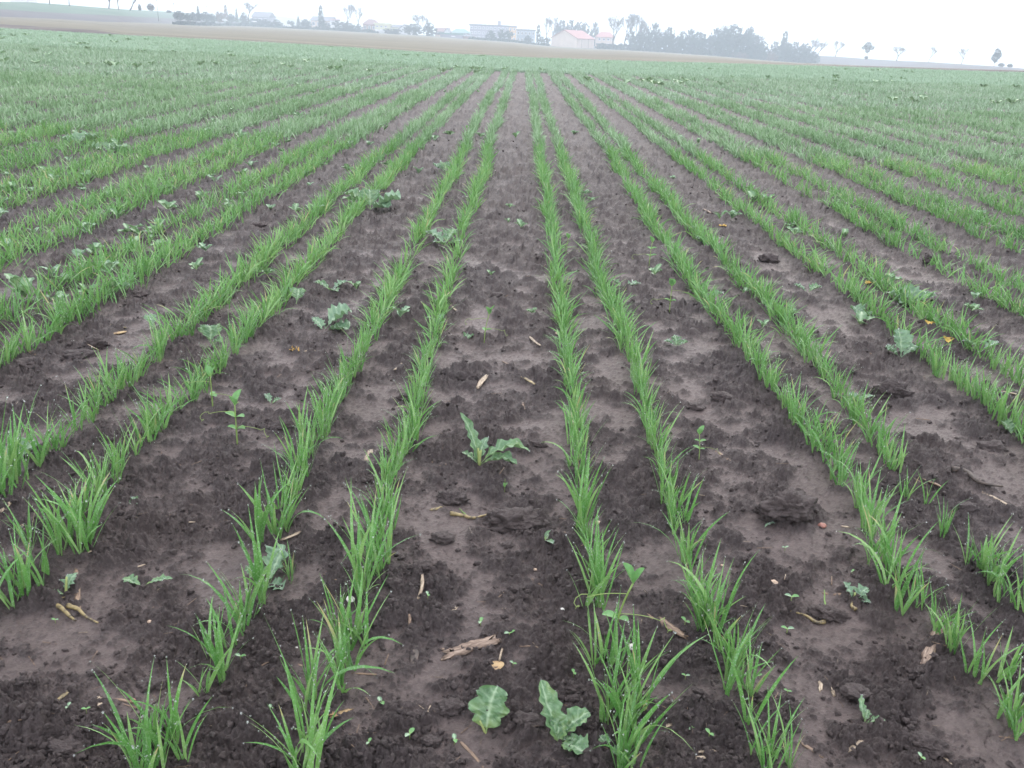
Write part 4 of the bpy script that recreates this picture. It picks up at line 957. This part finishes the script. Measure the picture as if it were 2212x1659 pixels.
for k in range(7):
    lean = [0, 0, .12, -.1, .45, .05, 0][k]
    b, ends = limbs(1, 100 + k, [.55, .75, .5, .6, .45, .9, .5][k], 4, .027, lean, [.30, .36, .28, .34, .3, .42, .34][k])
    top = max(float(np.max(v[:, 2])) for v in b.v)
    for v in b.v: v /= top
    me = b.mesh('trunk'); me.materials.append(M['bark'])
    tw = MB(); r_ = np.random.RandomState(k)
    for (q, d) in ends:
        for j in range(7):
            dd = d + r_.normal(0, .5, 3); dd /= np.linalg.norm(dd); e = q / top + dd * r_.uniform(.05, .12)
            pw = np.cross(dd, (0, 1, .3)); pw /= np.linalg.norm(pw); m_ = (q / top + e) / 2 + r_.normal(0, .006, 3)
            tw.add([q / top - pw * .0032, q / top + pw * .0032, m_ + pw * .0026, m_ - pw * .0026, e], [(0, 1, 2, 3)], [(3, 2, 4)])
    me2 = tw.mesh('crown', False); me2.materials.append(M['twigs']); BARE.append((me, me2))
DSH = [  # dense crown shapes: lobes (x, z, rx, rz)
 [(0, .62, .36, .34), (-.2, .45, .26, .28), (.2, .42, .27, .30), (0, .22, .30, .2)],
 [(0, .7, .24, .28), (-.08, .42, .30, .30), (.12, .40, .28, .30), (0, .16, .30, .16)],
 [(-.18, .68, .24, .26), (.20, .62, .26, .28), (0, .40, .36, .3), (0, .16, .36, .16)],
 [(0, .66, .32, .33), (-.14, .42, .30, .30), (.14, .30, .32, .28), (0, .12, .34, .14)],
 [(-.02, .78, .22, .2), (-.2, .66, .2, .14), (.2, .68, .2, .15), (0, .5, .14, .14), (0, .08, .13, .10)],
 [(0.03, .72, .22, .26), (-.06, .48, .26, .2), (.16, .62, .18, .2), (0, .34, .16, .12)],
 [(0, .80, .15, .19), (0, .55, .21, .25), (.03, .28, .25, .25)]]
for k, lob in enumerate(DSH):
    for mt in ('foliage',):
        r_ = np.random.RandomState(40 + k); Pc = []
        for (x, z, rx, rz) in lob:
            n = int(9500 * rx * rz); d = r_.normal(0, 1, (n, 3)); d /= np.linalg.norm(d, axis=1)[:, None]; rr = r_.uniform(.35, 1.0, n)[:, None] ** .5
            Pc.append(d * rr * (1 + .22 * perlin(d[:, 0] * 2.5 + k, d[:, 2] * 2.5, 3))[:, None] * (rx, rx, rz) + (x, 0, z))
        Pc = np.concatenate(Pc); keep = perlin(Pc[:, 0] * 7 + k, Pc[:, 2] * 7, 9) > -.38; Pc = Pc[keep]; Pc[:, 2] = np.maximum(Pc[:, 2], .02)
        V, q = quads_cloud(Pc, .036, k); me = mesh_np('crown', V, q, None, None, False)
        b, _ = limbs(1, 300 + k, .4, 2, .02, 0, .42)
        tp_ = max(float(np.max(v[:, 2])) for v in b.v)
        for v in b.v: v *= .72 / tp_
        DENSE.append((b.mesh('trunk'), me))
        DENSE[-1][0].materials.append(M['bark'])
_crown_cache = {}
def crown_with(me, mt):
    key = (me.name, mt)
    if key not in _crown_cache:
        c = me.copy(); c.materials.clear(); c.materials.append(M[mt]); _crown_cache[key] = c
    return _crown_cache[key]
V_, q_ = None, None
Pf = []
r_ = np.random.RandomState(9)
for i in range(2600):
    z = r_.uniform(.04, 1); a = r_.uniform(0, 6.28); rr = (1 - z) * .30 * (.75 + .25 * math.sin(z * 60)) * r_.uniform(.3, 1) ** .5; Pf.append((rr * math.cos(a), rr * math.sin(a), z))
V, q = quads_cloud(np.array(Pf), .022, 9); FIR = (MB().tube([(0, 0, 0), (0, 0, .9)], [.02, .004], 6).mesh('trunk'), mesh_np('crown', V, q, None, None, False)); FIR[0].materials.append(M['bark'])
def tree(px, yb, yt, wpx, Y, kind, idx, label, mat='foliage', group=None):
    p = at_far(px, yb, Y); k = ppm(p); h = (yb - yt) / k * 1.02; wd_ = wpx / k
    nm = {'bare': 'bare_tree', 'dense': 'leafy_tree', 'fir': 'fir_tree', 'bush': 'bush'}[kind]
    o = empty(nm, p - np.array([0, 0, .02 * h]), 0 if kind == 'dense' or idx == 4 else rs.uniform(-.5, .5)); o.empty_display_size = 1
    tag(o, label, 'tree' if kind != 'bush' else 'bush', group)
    tm, cm = (BARE[idx % 7] if kind == 'bare' else FIR if kind == 'fir' else DENSE[idx % 7])
    ext = {'bare': .75, 'fir': .56, 'dense': .85, 'bush': .85}[kind]
    sx = wd_ / ext
    if kind == 'bare': sx = max(min(sx, 1.5 * h), .6 * h)
    o.scale = (sx, sx, h)
    link('trunk', tm, None, o)
    link('crown', cm if kind == 'bare' else crown_with(cm, 'fir' if kind == 'fir' else mat), None, o)
    return o
g1 = 'bare trees on the left skyline'
for i, (px, yb, yt, w_) in enumerate([(107, 8, -42, 26), (150, 12, -45, 30), (235, 18, -30, 34), (256, 20.5, -26, 28), (281, 21, -20, 36)]):
    tree(px, yb, yt, w_, 425, 'bare', i, ['bare tree farthest left on the skyline', 'bare tree second from the left on the skyline', 'bare tree third from left on the skyline, in the trio', 'bare middle tree of the skyline trio', 'bare right tree of the skyline trio'][i], group=g1)
tree(302, 22.5, 10, 8, 425, 'bush', 3, 'thin misty bush right of the skyline trio')
tree(326, 23.5, 8, 17, 425, 'bush', 0, 'rounded misty bush beside the left utility pole', 'twigs')
tree(365, 28, 22, 16, 425, 'bush', 1, 'low dark bush right of the left pole')
g2 = 'trees along the village edge'
VT = [  # village side trees
 (388, 44, 24, 26, 'dense', 0, 'dark rounded tree at the left end of the village hedge'), (407, 45, 29, 22, 'dense', 1, 'second dark tree of the left village hedge'), (424, 46, 26, 26, 'dense', 2, 'third dark tree of the left village hedge'),
 (429, 40, 14, 13, 'dense', 6, 'pale narrow tree behind the left hedge'), (445, 47, 26, 24, 'dense', 0, 'fourth dark tree of the left village hedge'), (460, 48, 30, 20, 'dense', 1, 'fifth tree of the left village hedge'),
 (489, 48, 12, 17, 'dense', 6, 'tall reddish tree left of the fir'), (476, 48, 25, 20, 'dense', 2, 'reddish brown low tree left of the fir'), (500, 49, 30, 18, 'dense', 0, 'small tree at the foot of the fir'),
 (528, 52, 28, 24, 'dense', 1, 'dark tree right of the fir'), (551, 54, 40, 28, 'dense', 2, 'low bushy tree beside the white cars'), (574, 57, 42, 26, 'dense', 0, 'round bush beside the tan hillside'), (598, 59, 43, 30, 'dense', 1, 'wide bush under the tan hillside'),
 (628, 60, 44, 16, 'dense', 2, 'small tree left of the conifer'), (661, 62, 42, 24, 'dense', 0, 'bush left of the grey roofed house'), (694, 62, 14, 24, 'dense', 6, 'tall rounded tree above the grey roofed house'), (700, 64, 46, 30, 'dense', 1, 'dark hedge bush below the grey roofed house'),
 (735, 66, 45, 30, 'dense', 2, 'bush right of the village pole'), (756, 67, 50, 28, 'dense', 0, 'bush under the tall bare trees'), (775, 68, 52, 20, 'dense', 1, 'bush left of the red hipped house'),
 (846, 72, 62, 40, 'dense', 2, 'low hedge before the yellow house'), (893, 76, 52, 44, 'dense', 0, 'big rounded tree right of the white gabled house'), (928, 78, 50, 36, 'dense', 1, 'dark rounded tree left of the long low roof'),
 (1060, 90, 67, 24, 'dense', 3, 'grey tree before the middle of the apartment block'), (1090, 92, 64, 34, 'dense', 2, 'bushy tree before the orange end wall'), (1140, 95, 77, 18, 'dense', 0, 'bush before the grey rear block'),
 (1162, 97, 55, 20, 'dense', 6, 'tall narrow tree left of the barn'), (1176, 99, 79, 24, 'dense', 2, 'dark bush touching the barn on its left')]
for (px, yb, yt, w_, kd, ix, lab) in VT:
    tree(px, yb, yt, w_, 298 if yb > 60 else 320, kd, ix, lab, 'rust_foliage' if 'reddish' in lab else 'foliage', g2)
tree(512, 49, 17, 13, 316, 'fir', 0, 'dark pointed fir standing above the hedge'); tree(645, 61, 34, 16, 305, 'fir', 0, 'short conifer left of the grey roofed house')
for (px, yb, yt, w_, ix, lab) in [(537, 50, 9, 34, 1, 'big bare tree right of the fir'), (749, 66, 16, 34, 0, 'tall bare tree left of the red hipped house'), (773, 67, 22, 16, 6, 'slim bare tree beside the red hipped house'), (905, 72, 36, 34, 5, 'crooked bare tree between the two rounded trees'), (915, 72, 40, 16, 2, 'thin bare tree behind the rounded tree'),
    (1180, 96, 45, 18, 3, 'thin bare tree behind the barn roof left'), (1192, 97, 44, 16, 6, 'slender bare tree close to the barn gable')]:
    tree(px, yb, yt, w_, 310, 'bare', ix, lab, group='bare trees in the village')
g3 = 'trees of the wood right of the barn'
for (px, yb, yt, w_, ix, lab) in [(1212, 95, 45, 34, 0, 'dark tree behind the left of the barn roof'), (1240, 97, 44, 38, 2, 'dark tree behind the barn ridge'), (1262, 99, 52, 36, 1, 'dark tree behind the right of the barn roof'), (1283, 100, 51, 22, 3, 'small topped tree right of the barn roof')]:
    tree(px, yb, yt, w_, 335, 'dense', ix, lab, group=g3)
for (px, yb, yt, w_, ix, lab) in [(1322, 108, 42, 40, 1, 'tall bare tree with curved trunk before the cream house'), (1347, 109, 38, 44, 0, 'tallest bare tree right of the cream house'), (1368, 110, 42, 36, 2, 'bare tree at the left end of the wood'), (1385, 110, 55, 26, 3, 'smaller bare tree at the left end of the wood')]:
    tree(px, yb, yt, w_, 296, 'bare', ix, lab, group=g3)
WD = [(1372, 110, 68, 30, 2), (1392, 111, 62, 26, 0), (1411, 112, 53, 24, 3), (1428, 113, 72, 30, 1), (1442, 114, 60, 22, 0), (1456, 115, 74, 26, 2), (1472, 117, 70, 26, 1), (1488, 118, 66, 24, 3), (1505, 119, 70, 28, 0), (1524, 121, 73, 26, 2), (1543, 122, 64, 26, 3), (1562, 124, 64, 32, 0), (1580, 124, 57, 38, 1), (1600, 126, 60, 30, 2), (1614, 127, 62, 22, 3), (1628, 129, 78, 26, 0), (1646, 130, 91, 26, 1), (1689, 133, 69, 24, 6), (1680, 133, 90, 30, 2), (1700, 134, 94, 20, 0), (1724, 135, 91, 34, 2), (1742, 137, 108, 34, 1), (1755, 137, 112, 20, 0)]
wn = ['at the left end', 'second from left', 'third from left', 'fourth from left', 'fifth from left', 'sixth from left', 'seventh from left', 'eighth from left', 'ninth from left', 'tenth from left', 'left of the high middle', 'at the left of the high middle', 'forming the highest crown', 'at the right of the high middle', 'with a pointed crown past the middle', 'sloping down past the middle', 'low and round past the middle', 'with the tall narrow peak', 'under the narrow peak', 'right of the narrow peak', 'with thin crown at the right', 'second from the right end', 'at the right end']
for (px, yb, yt, w_, ix), nm in zip(WD, wn): tree(px, yb, yt, w_ * 1.35, 300 - (px % 3) * 4, 'dense', ix, 'misty dense tree %s of the wood' % nm, group=g3)
for (px, yb, yt, w_, ix) in [(1590, 127, 112, 50, 0), (1662, 132, 112, 40, 1)]:
    tree(px, yb, yt, w_, 292, 'bush', ix, 'rusty brown bush below the %s of the wood' % ('highest crown' if px < 1600 else 'narrow peak'), 'rust_foliage')
for (px, yb, yt, w_, ix, lab) in [(1744, 117, 86, 26, 4, 'first leaning bare tree at the right end of the wood'), (1752, 118, 94, 22, 4, 'second leaning bare tree at the right end of the wood'), (1763, 120, 92, 26, 4, 'third leaning bare tree nearest the open ridge'), (1568, 123, 62, 40, 5, 'bare crooked tree within the highest part of the wood'), (1634, 128, 80, 24, 3, 'thin bare tree in the dip of the wood')]:
    tree(px, yb, yt, w_, 330 if px > 1700 else 296, 'bare', ix, lab, group=g3)
g4 = 'single trees along the right ridge'
for (px, yb, yt, w_, kd, ix, lab) in [(1804, 122, 92, 22, 'bare', 2, 'thin bare tree first on the right ridge'), (1871, 127.5, 92, 30, 'dense', 4, 'dark ivy covered tree second on the right ridge'), (1937, 131.5, 103, 28, 'bare', 1, 'forked bare tree third on the right ridge'), (2006, 134.5, 105, 16, 'bare', 6, 'slim bare tree fourth on the right ridge'),
    (2076, 139, 108, 22, 'bare', 5, 'fan shaped bare tree fifth on the right ridge'), (2147, 143.5, 106, 27, 'dense', 5, 'dark leafy tree sixth on the right ridge'), (2162, 144.5, 136, 14, 'bush', 0, 'low round bush right of the last leafy tree'), (2181, 145.5, 137.5, 16, 'bush', 1, 'low wide bush near the right edge of the ridge'), (2216, 148, 110, 20, 'bare', 3, 'bare tree cut by the right edge')]:
    tree(px, yb, yt, w_, 343, kd, ix, lab, group=g4)
# low growth at the foot of the wood and along the village
def undergrowth(name, xs, Y, hpx, label, mat='foliage', seed=0):
    r_ = np.random.RandomState(seed); Pc = []
    for px in np.arange(xs[0], xs[1], .55):
        p = at_far(px, float(yB(np.array([px]))[0]) + .5, Y); k = ppm(p); hh = hpx / k * (.7 + .5 * float(perlin(np.array([px / 9.0]), np.array([seed + .5]), 3)[0]))
        for _ in range(7): Pc.append(p + np.array([r_.normal(0, .2), r_.normal(0, 1.0), r_.uniform(-.1, 1) * max(hh, .3)]))
    V, q = quads_cloud(np.array(Pc), .42, seed); o = link(name, mesh_np(name, V, q, None, None, False), M[mat]); tag(o, label, 'undergrowth', None, 'stuff')
undergrowth('undergrowth', (1290, 1765), 297, 13, 'tangled undergrowth along the foot of the wood', seed=1)
undergrowth('hedge_growth', (385, 860), 302, 7, 'dark hedge growth along the village gardens', seed=2)
undergrowth('hedge_growth', (1015, 1186), 297, 5, 'low growth before the apartment block', seed=3)

# ------------------------------------------------------------------ village
def colm(name, c, r=.8):
    if name not in M: M[name] = mat_plain(name, [(.3, tuple(v * .88 for v in c)), (.7, tuple(min(1, v * 1.08) for v in c))], .5, r)
    return name
colm('cream_wall', (.62, .50, .42)); colm('red_roof', (.36, .16, .15)); colm('grey_wall', (.30, .28, .33)); colm('orange_wall', (.66, .42, .22)); colm('yellow_wall', (.62, .60, .38)); colm('white_wall', (.72, .72, .74))
colm('brown_roof', (.20, .11, .11)); colm('grey_roof', (.15, .15, .18)); colm('green_roof', (.13, .24, .23)); colm('window_dark', (.17, .17, .20), .3); colm('door_wood', (.45, .37, .31)); colm('white_paint', (.82, .82, .84), .3); colm('tyre_black', (.02, .02, .02)); colm('blue_wall', (.33, .38, .46)); colm('brick_wall', (.34, .20, .17))
def house(name, label, cat, px0, px1, yb, y_eave, y_ridge, Y, wall, roof, kind='gable_side', dpt=8.0, yaw=0.0, wins=0, floors=1, chimney=False, win_part='window', overhang=.35):
    """front face spans px0..px1; ridge runs along it (gable_side), towards us (gable_front), hip or flat"""
    pm = at_far((px0 + px1) / 2, yb, Y); k = ppm(pm); W_ = (px1 - px0) / k / max(math.cos(yaw), .3); h = (yb - y_eave) / k; hr = (y_eave - y_ridge) / k
    o = empty(name, pm, yaw); o.empty_display_size = 1; tag(o, label, cat)
    link('wall', MB().box(-W_ / 2, W_ / 2, 0, dpt, -1.5, h).mesh('wall', False), M[wall], o)
    a, b = W_ / 2 + overhang, dpt
    r_ = MB(); th = .18
    if kind == 'flat': r_.box(-a + .1, a - .1, -.25, b + .25, h, h + .3 + max(hr, 0))
    else:
        y0, y1 = -overhang, b + overhang
        if kind == 'gable_side': Vt = [(-a, y0, h), (a, y0, h), (a, y1, h), (-a, y1, h), (-a, b / 2, h + hr), (a, b / 2, h + hr)]; fq = [(0, 1, 5, 4), (2, 3, 4, 5), (3, 2, 1, 0)]; ft = [(1, 2, 5), (3, 0, 4)]
        elif kind == 'gable_front': Vt = [(-a, y0, h), (a, y0, h), (a, y1, h), (-a, y1, h), (0, y0, h + hr), (0, y1, h + hr)]; fq = [(1, 2, 5, 4), (3, 0, 4, 5), (3, 2, 1, 0)]; ft = [(0, 1, 4), (2, 3, 5)]
        else: Vt = [(-a, y0, h), (a, y0, h), (a, y1, h), (-a, y1, h), (-a * .45, b / 2, h + hr), (a * .45, b / 2, h + hr)]; fq = [(0, 1, 5, 4), (2, 3, 4, 5), (3, 2, 1, 0)]; ft = [(1, 2, 5), (3, 0, 4)]
        r_.add(Vt, fq, ft)
    if kind == 'gable_front':       # the gable is wall, the roof two slabs laid on it
        link('gable', MB().add([(-W_ / 2, 0, h), (W_ / 2, 0, h), (0, 0, h + hr * .97), (-W_ / 2, dpt, h), (W_ / 2, dpt, h), (0, dpt, h + hr * .97)], [(0, 3, 5, 2), (1, 2, 5, 4)], [(0, 2, 1), (3, 4, 5)]).mesh('gable', False), M[wall], o)
        r_ = MB()
        sl_ = hr / (W_ / 2)
        for s_ in (-1, 1):
            Vt = []
            for dz in (0.02, th):
                for (x, z) in ((0, h + hr + .03), (s_ * a, h - sl_ * overhang + .03)):
                    for y in (-overhang, dpt + overhang): Vt.append((x, y, z + dz))
            r_.add(Vt, [(0, 1, 3, 2), (4, 6, 7, 5), (0, 2, 6, 4), (1, 5, 7, 3), (2, 3, 7, 6), (0, 4, 5, 1)])
    ro = link('roof', r_.mesh('roof', False), M[roof], o)
    if chimney: link('chimney', MB().box(W_ * .2, W_ * .2 + 1.2, b / 2 - .5, b / 2 + .5, h, h + hr + 1.8).mesh('chimney', False), M[wall], ro)
    if wins:
        for f in range(floors):
            for i in range(wins):
                x = -W_ / 2 + W_ * (i + .5) / wins; fh = h / floors; z = fh * f + fh * .38; ww, wh = min(.75, W_ / wins * .3), fh * .22
                fr = link('window', MB().box(x - ww, x + ww, -.07, .0, z - wh * .2, z + wh * 2).mesh('window', False), M['white_paint'], o)
                link('pane', MB().box(x - ww + .12, x + ww - .12, -.10, -.06, z - wh * .2 + .12, z + wh * 2 - .12).mesh('pane', False), M['window_dark'], fr)
    return o
# the barn: gable towards us, long side running back to the right
pm = at_far(1247, 103.2, 300); k = ppm(pm); Wb, Lb, hb_, rb = 9.0, 13.0, 2.75, 2.25
bo = empty('barn', at_far(1246, 104.0, 300), math.radians(-28)); bo.empty_display_size = 1; tag(bo, 'cream barn with a pale red roof standing alone before the village', 'barn')
link('wall', MB().box(-Wb, 0, 0, Lb, -1.5, hb_).mesh('wall', False), M['cream_wall'], bo)
link('gable', MB().add([(-Wb, 0, hb_), (0, 0, hb_), (-Wb / 2, 0, hb_ + rb), (-Wb, Lb, hb_), (0, Lb, hb_), (-Wb / 2, Lb, hb_ + rb)], [(0, 3, 5, 2), (1, 2, 5, 4)], [(0, 2, 1), (3, 4, 5)]).mesh('gable', False), M['cream_wall'], bo)
r_ = MB(); sl_ = rb / (Wb / 2)
for s_ in (-1, 1):
    Vt = []
    for dz in (.02, .2):
        for (x, z) in ((-Wb / 2, hb_ + rb + .03), (-Wb / 2 + s_ * (Wb / 2 + .3), hb_ - sl_ * .3 + .03)):
            for y in (-.3, Lb + .3): Vt.append((x, y, z + dz))
    r_.add(Vt, [(0, 1, 3, 2), (4, 6, 7, 5), (0, 2, 6, 4), (1, 5, 7, 3), (2, 3, 7, 6), (0, 4, 5, 1)])
link('roof', r_.mesh('roof', False), M['red_roof'], bo)
for y in (3.2, 8.4): link('gate_post', MB().box(0, .12, y, y + .2, -.5, hb_ - .1).mesh('gate_post', False), M['door_wood'], bo)
link('gate', MB().box(0, .06, 3.45, 8.35, -.5, hb_ - .3).mesh('gate', False), M['cream_wall'], bo)

house('apartment_block', 'long pale grey apartment block in the middle of the village', 'building', 1014, 1098, 89, 58.5, 57.5, 345, 'grey_wall', 'grey_roof', 'flat', 10, 0, 10, 3, True)
house('apartment_end', 'orange yellow end building joined to the grey apartment block', 'building', 1098.5, 1114, 90, 61, 60, 343, 'orange_wall', 'grey_roof', 'flat', 10, 0, 2, 3)
house('rear_block', 'low grey block right of the orange end building', 'building', 1115, 1155, 94, 68, 67, 350, 'blue_wall', 'grey_roof', 'flat', 9, 0, 5, 2)
house('cream_house', 'cream house with a dull red hipped roof right of the barn', 'house', 1289, 1327, 103, 82, 71, 325, 'cream_wall', 'red_roof', 'hip', 9, 0, 4, 2)
house('shed', 'dark low shed between the barn and bare trees', 'shed', 1290, 1318, 106.5, 98, 97, 303, 'brick_wall', 'grey_roof', 'flat', 4, 0)
house('red_house', 'brown red house with a hipped roof left of the yellow house', 'house', 784, 812, 68, 54, 43, 315, 'brick_wall', 'brown_roof', 'hip', 9, 0, 3, 1)
house('yellow_house', 'bright pale yellow house beside the brown red one', 'house', 810, 838, 70, 55, 53, 312, 'yellow_wall', 'yellow_wall', 'flat', 8, 0, 3, 2)
house('grey_house', 'grey roofed wing right of the yellow house', 'house', 838, 862, 72, 60, 54, 318, 'yellow_wall', 'grey_roof', 'gable_side', 8, 0, 2, 1)
house('white_house', 'small white house with a pointed gable', 'house', 862, 884, 74, 64, 55, 305, 'white_wall', 'grey_roof', 'gable_front', 9, 0, 2, 1)
house('long_shed', 'long dark roofed shed right of the rounded trees', 'shed', 942, 968, 78, 69, 61, 315, 'grey_wall', 'brown_roof', 'gable_side', 7, 0, 3, 1)
house('white_gable', 'little white gabled cottage before the green roof', 'house', 959, 972, 78, 70, 63, 308, 'white_wall', 'grey_roof', 'gable_front', 7, 0, 1, 1)
house('green_hall', 'wide hall with a blue green roof', 'hall', 972, 1012, 81, 72, 63.5, 320, 'grey_wall', 'green_roof', 'hip', 12, 0, 4, 1)
house('low_shed', 'long low grey green shed at the field edge', 'shed', 949, 998, 82, 75, 74, 301, 'grey_wall', 'green_roof', 'flat', 5, 0)
house('small_shed', 'short brown shed right of the long low one', 'shed', 1000, 1024, 86, 79, 77, 302, 'brick_wall', 'grey_roof', 'gable_side', 5, 0)
house('shed', 'cream box like shed left of the long low shed', 'shed', 940, 950, 80, 75, 74.5, 300, 'cream_wall', 'grey_roof', 'flat', 3, 0)
house('bungalow', 'grey roofed bungalow among trees left of the village pole', 'house', 672, 716, 61, 46, 37, 322, 'cream_wall', 'grey_roof', 'gable_side', 9, 0, 4, 1)
house('white_house', 'white house corner right of the grey roofed bungalow', 'house', 713, 727, 60, 45, 42, 314, 'white_wall', 'brown_roof', 'gable_side', 6, 0, 1, 1)
house('slate_house', 'large pale slate roofed house right of the big bare tree', 'house', 545, 580, 52, 38, 27, 345, 'grey_wall', 'grey_roof', 'gable_side', 10, 0, 3, 1)
house('red_house', 'misty red roofed house cut by the top left corner', 'house', 22, 62, 4, -6, -14, 520, 'brick_wall', 'red_roof', 'gable_side', 9, 0, 3, 1)
house('greenhouse', 'low white greenhouse at the left village edge', 'greenhouse', 812, 838, 71.5, 68.5, 67, 300, 'white_wall', 'white_wall', 'flat', 4, 0)
# pole-mounted lines
def pole(px, yb, yt, Y, label):
    p = at_far(px, yb, Y); k = ppm(p); h = (yb - yt) / k; o = empty('utility_pole', p); tag(o, label, 'utility pole', 'utility poles'); o.empty_display_size = 1
    link('mast', MB().tube([(0, 0, -.5), (0, 0, h)], [.5 / k, .35 / k], 8).mesh('mast'), M['bark'], o)
    link('crossarm', MB().box(-3 / k, 3 / k, -.3 / k, .3 / k, h - 2 / k, h - 1.4 / k).mesh('crossarm', False), M['bark'], o)
pole(342, 38, 3, 310, 'utility pole on the slope left of the hedge'); pole(378, 41, 9, 318, 'second utility pole at the left end of the hedge'); pole(725, 65, 24, 296, 'utility pole beside the bungalow'); pole(449, 46, 14, 318, 'thin utility pole above the left hedge')
# white vehicles
def vehicle(px, yb, wpx, Y, label, kind):
    p = at_far(px, yb, Y); k = ppm(p); L_ = wpx / k; s_ = L_ / 4.6; o = empty(kind, p + np.array([0, 0, .3])); tag(o, label, kind.replace('_', ' ')); o.empty_display_size = 1
    prof = [(-2.3, .35), (-2.3, 1.0), (-2.1, 1.6 if kind == 'van' else 1.1), (-1.7, 1.95 if kind == 'van' else 1.45), (.9, 1.95 if kind == 'van' else 1.45), (1.5, 1.05), (2.3, .9), (2.3, .35)]
    V = [(x * s_, y * s_, z * s_) for y in (-.85, .85) for (x, z) in prof]; n = len(prof); bm = bmesh.new(); vs = [bm.verts.new(v) for v in V]
    bm.faces.new(vs[:n]); bm.faces.new(vs[n:][::-1])
    for i in range(n): bm.faces.new((vs[(i + 1) % n], vs[i], vs[n + i], vs[n + (i + 1) % n]))
    me = bpy.data.meshes.new('body'); bm.to_mesh(me); bm.free(); link('body', me, M['white_paint'], o)
    for x in (-1.0, .35): link('side_window', MB().box((x - .5) * s_, (x + .5) * s_, -.87 * s_, -.84 * s_, 1.05 * s_, 1.4 * s_).mesh('side_window', False), M['window_dark'], o)
    for x in (-1.4, 1.45):
        for y in (-.8, .8):
            link('wheel', MB().tube([(x * s_, (y - .1) * s_, .33 * s_), (x * s_, (y + .1) * s_, .33 * s_)], .33 * s_, 12).mesh('wheel'), M['tyre_black'], o)
vehicle(486, 48, 10, 305, 'white van parked at the left village edge', 'van'); vehicle(549, 50.5, 10, 305, 'white car half hidden beside the bushes', 'parked_car'); vehicle(623, 60.5, 13, 299, 'white van before the small tree', 'van'); vehicle(979, 82.5, 9, 298, 'white car before the long low shed', 'parked_car')
# tan hillside behind the left of the village
pc = at_far(605, 60, 620); k = ppm(pc); w_ = 260 / k; hh = (60 - 33) / k
u = np.linspace(-1, 1, 60); v = np.linspace(0, 1, 12); U, Vv = np.meshgrid(u, v, indexing='xy')
zt = np.interp(U, [-1, -.75, -.35, 0, .4, 1], [.95, 1.0, .82, .62, .3, 0.0]) * hh
me = mesh_np('distant_hill', np.stack([(U * w_ * .55 + pc[0]).ravel(), (pc[1] + Vv * 120).ravel(), (pc[2] - 6 + zt * np.sin(Vv * math.pi / 2) + Vv * 6).ravel()], 1), grid_quads(12, 60))
link('distant_hill', me, M['far_land'])['kind'] = 'structure'
# ------------------------------------------------------------------ haze
hm = bpy.data.materials.new('haze'); hm.use_nodes = True; hn = hm.node_tree; hn.nodes.clear()
pv = hn.nodes.new('ShaderNodeVolumePrincipled'); ho = hn.nodes.new('ShaderNodeOutputMaterial')
pv.inputs['Color'].default_value = (.80, .90, 1.0, 1); pv.inputs['Density'].default_value = .0021; pv.inputs['Anisotropy'].default_value = .0
hn.links.new(pv.outputs[0], ho.inputs['Volume'])
hb = MB().box(-1500, 1500, -20, 960, -75, 22).mesh('haze', False)
ho_ = link('haze', hb, hm); ho_['kind'] = 'stuff'; ho_['label'] = 'pale autumn mist lying over the fields'; ho_['category'] = 'haze'
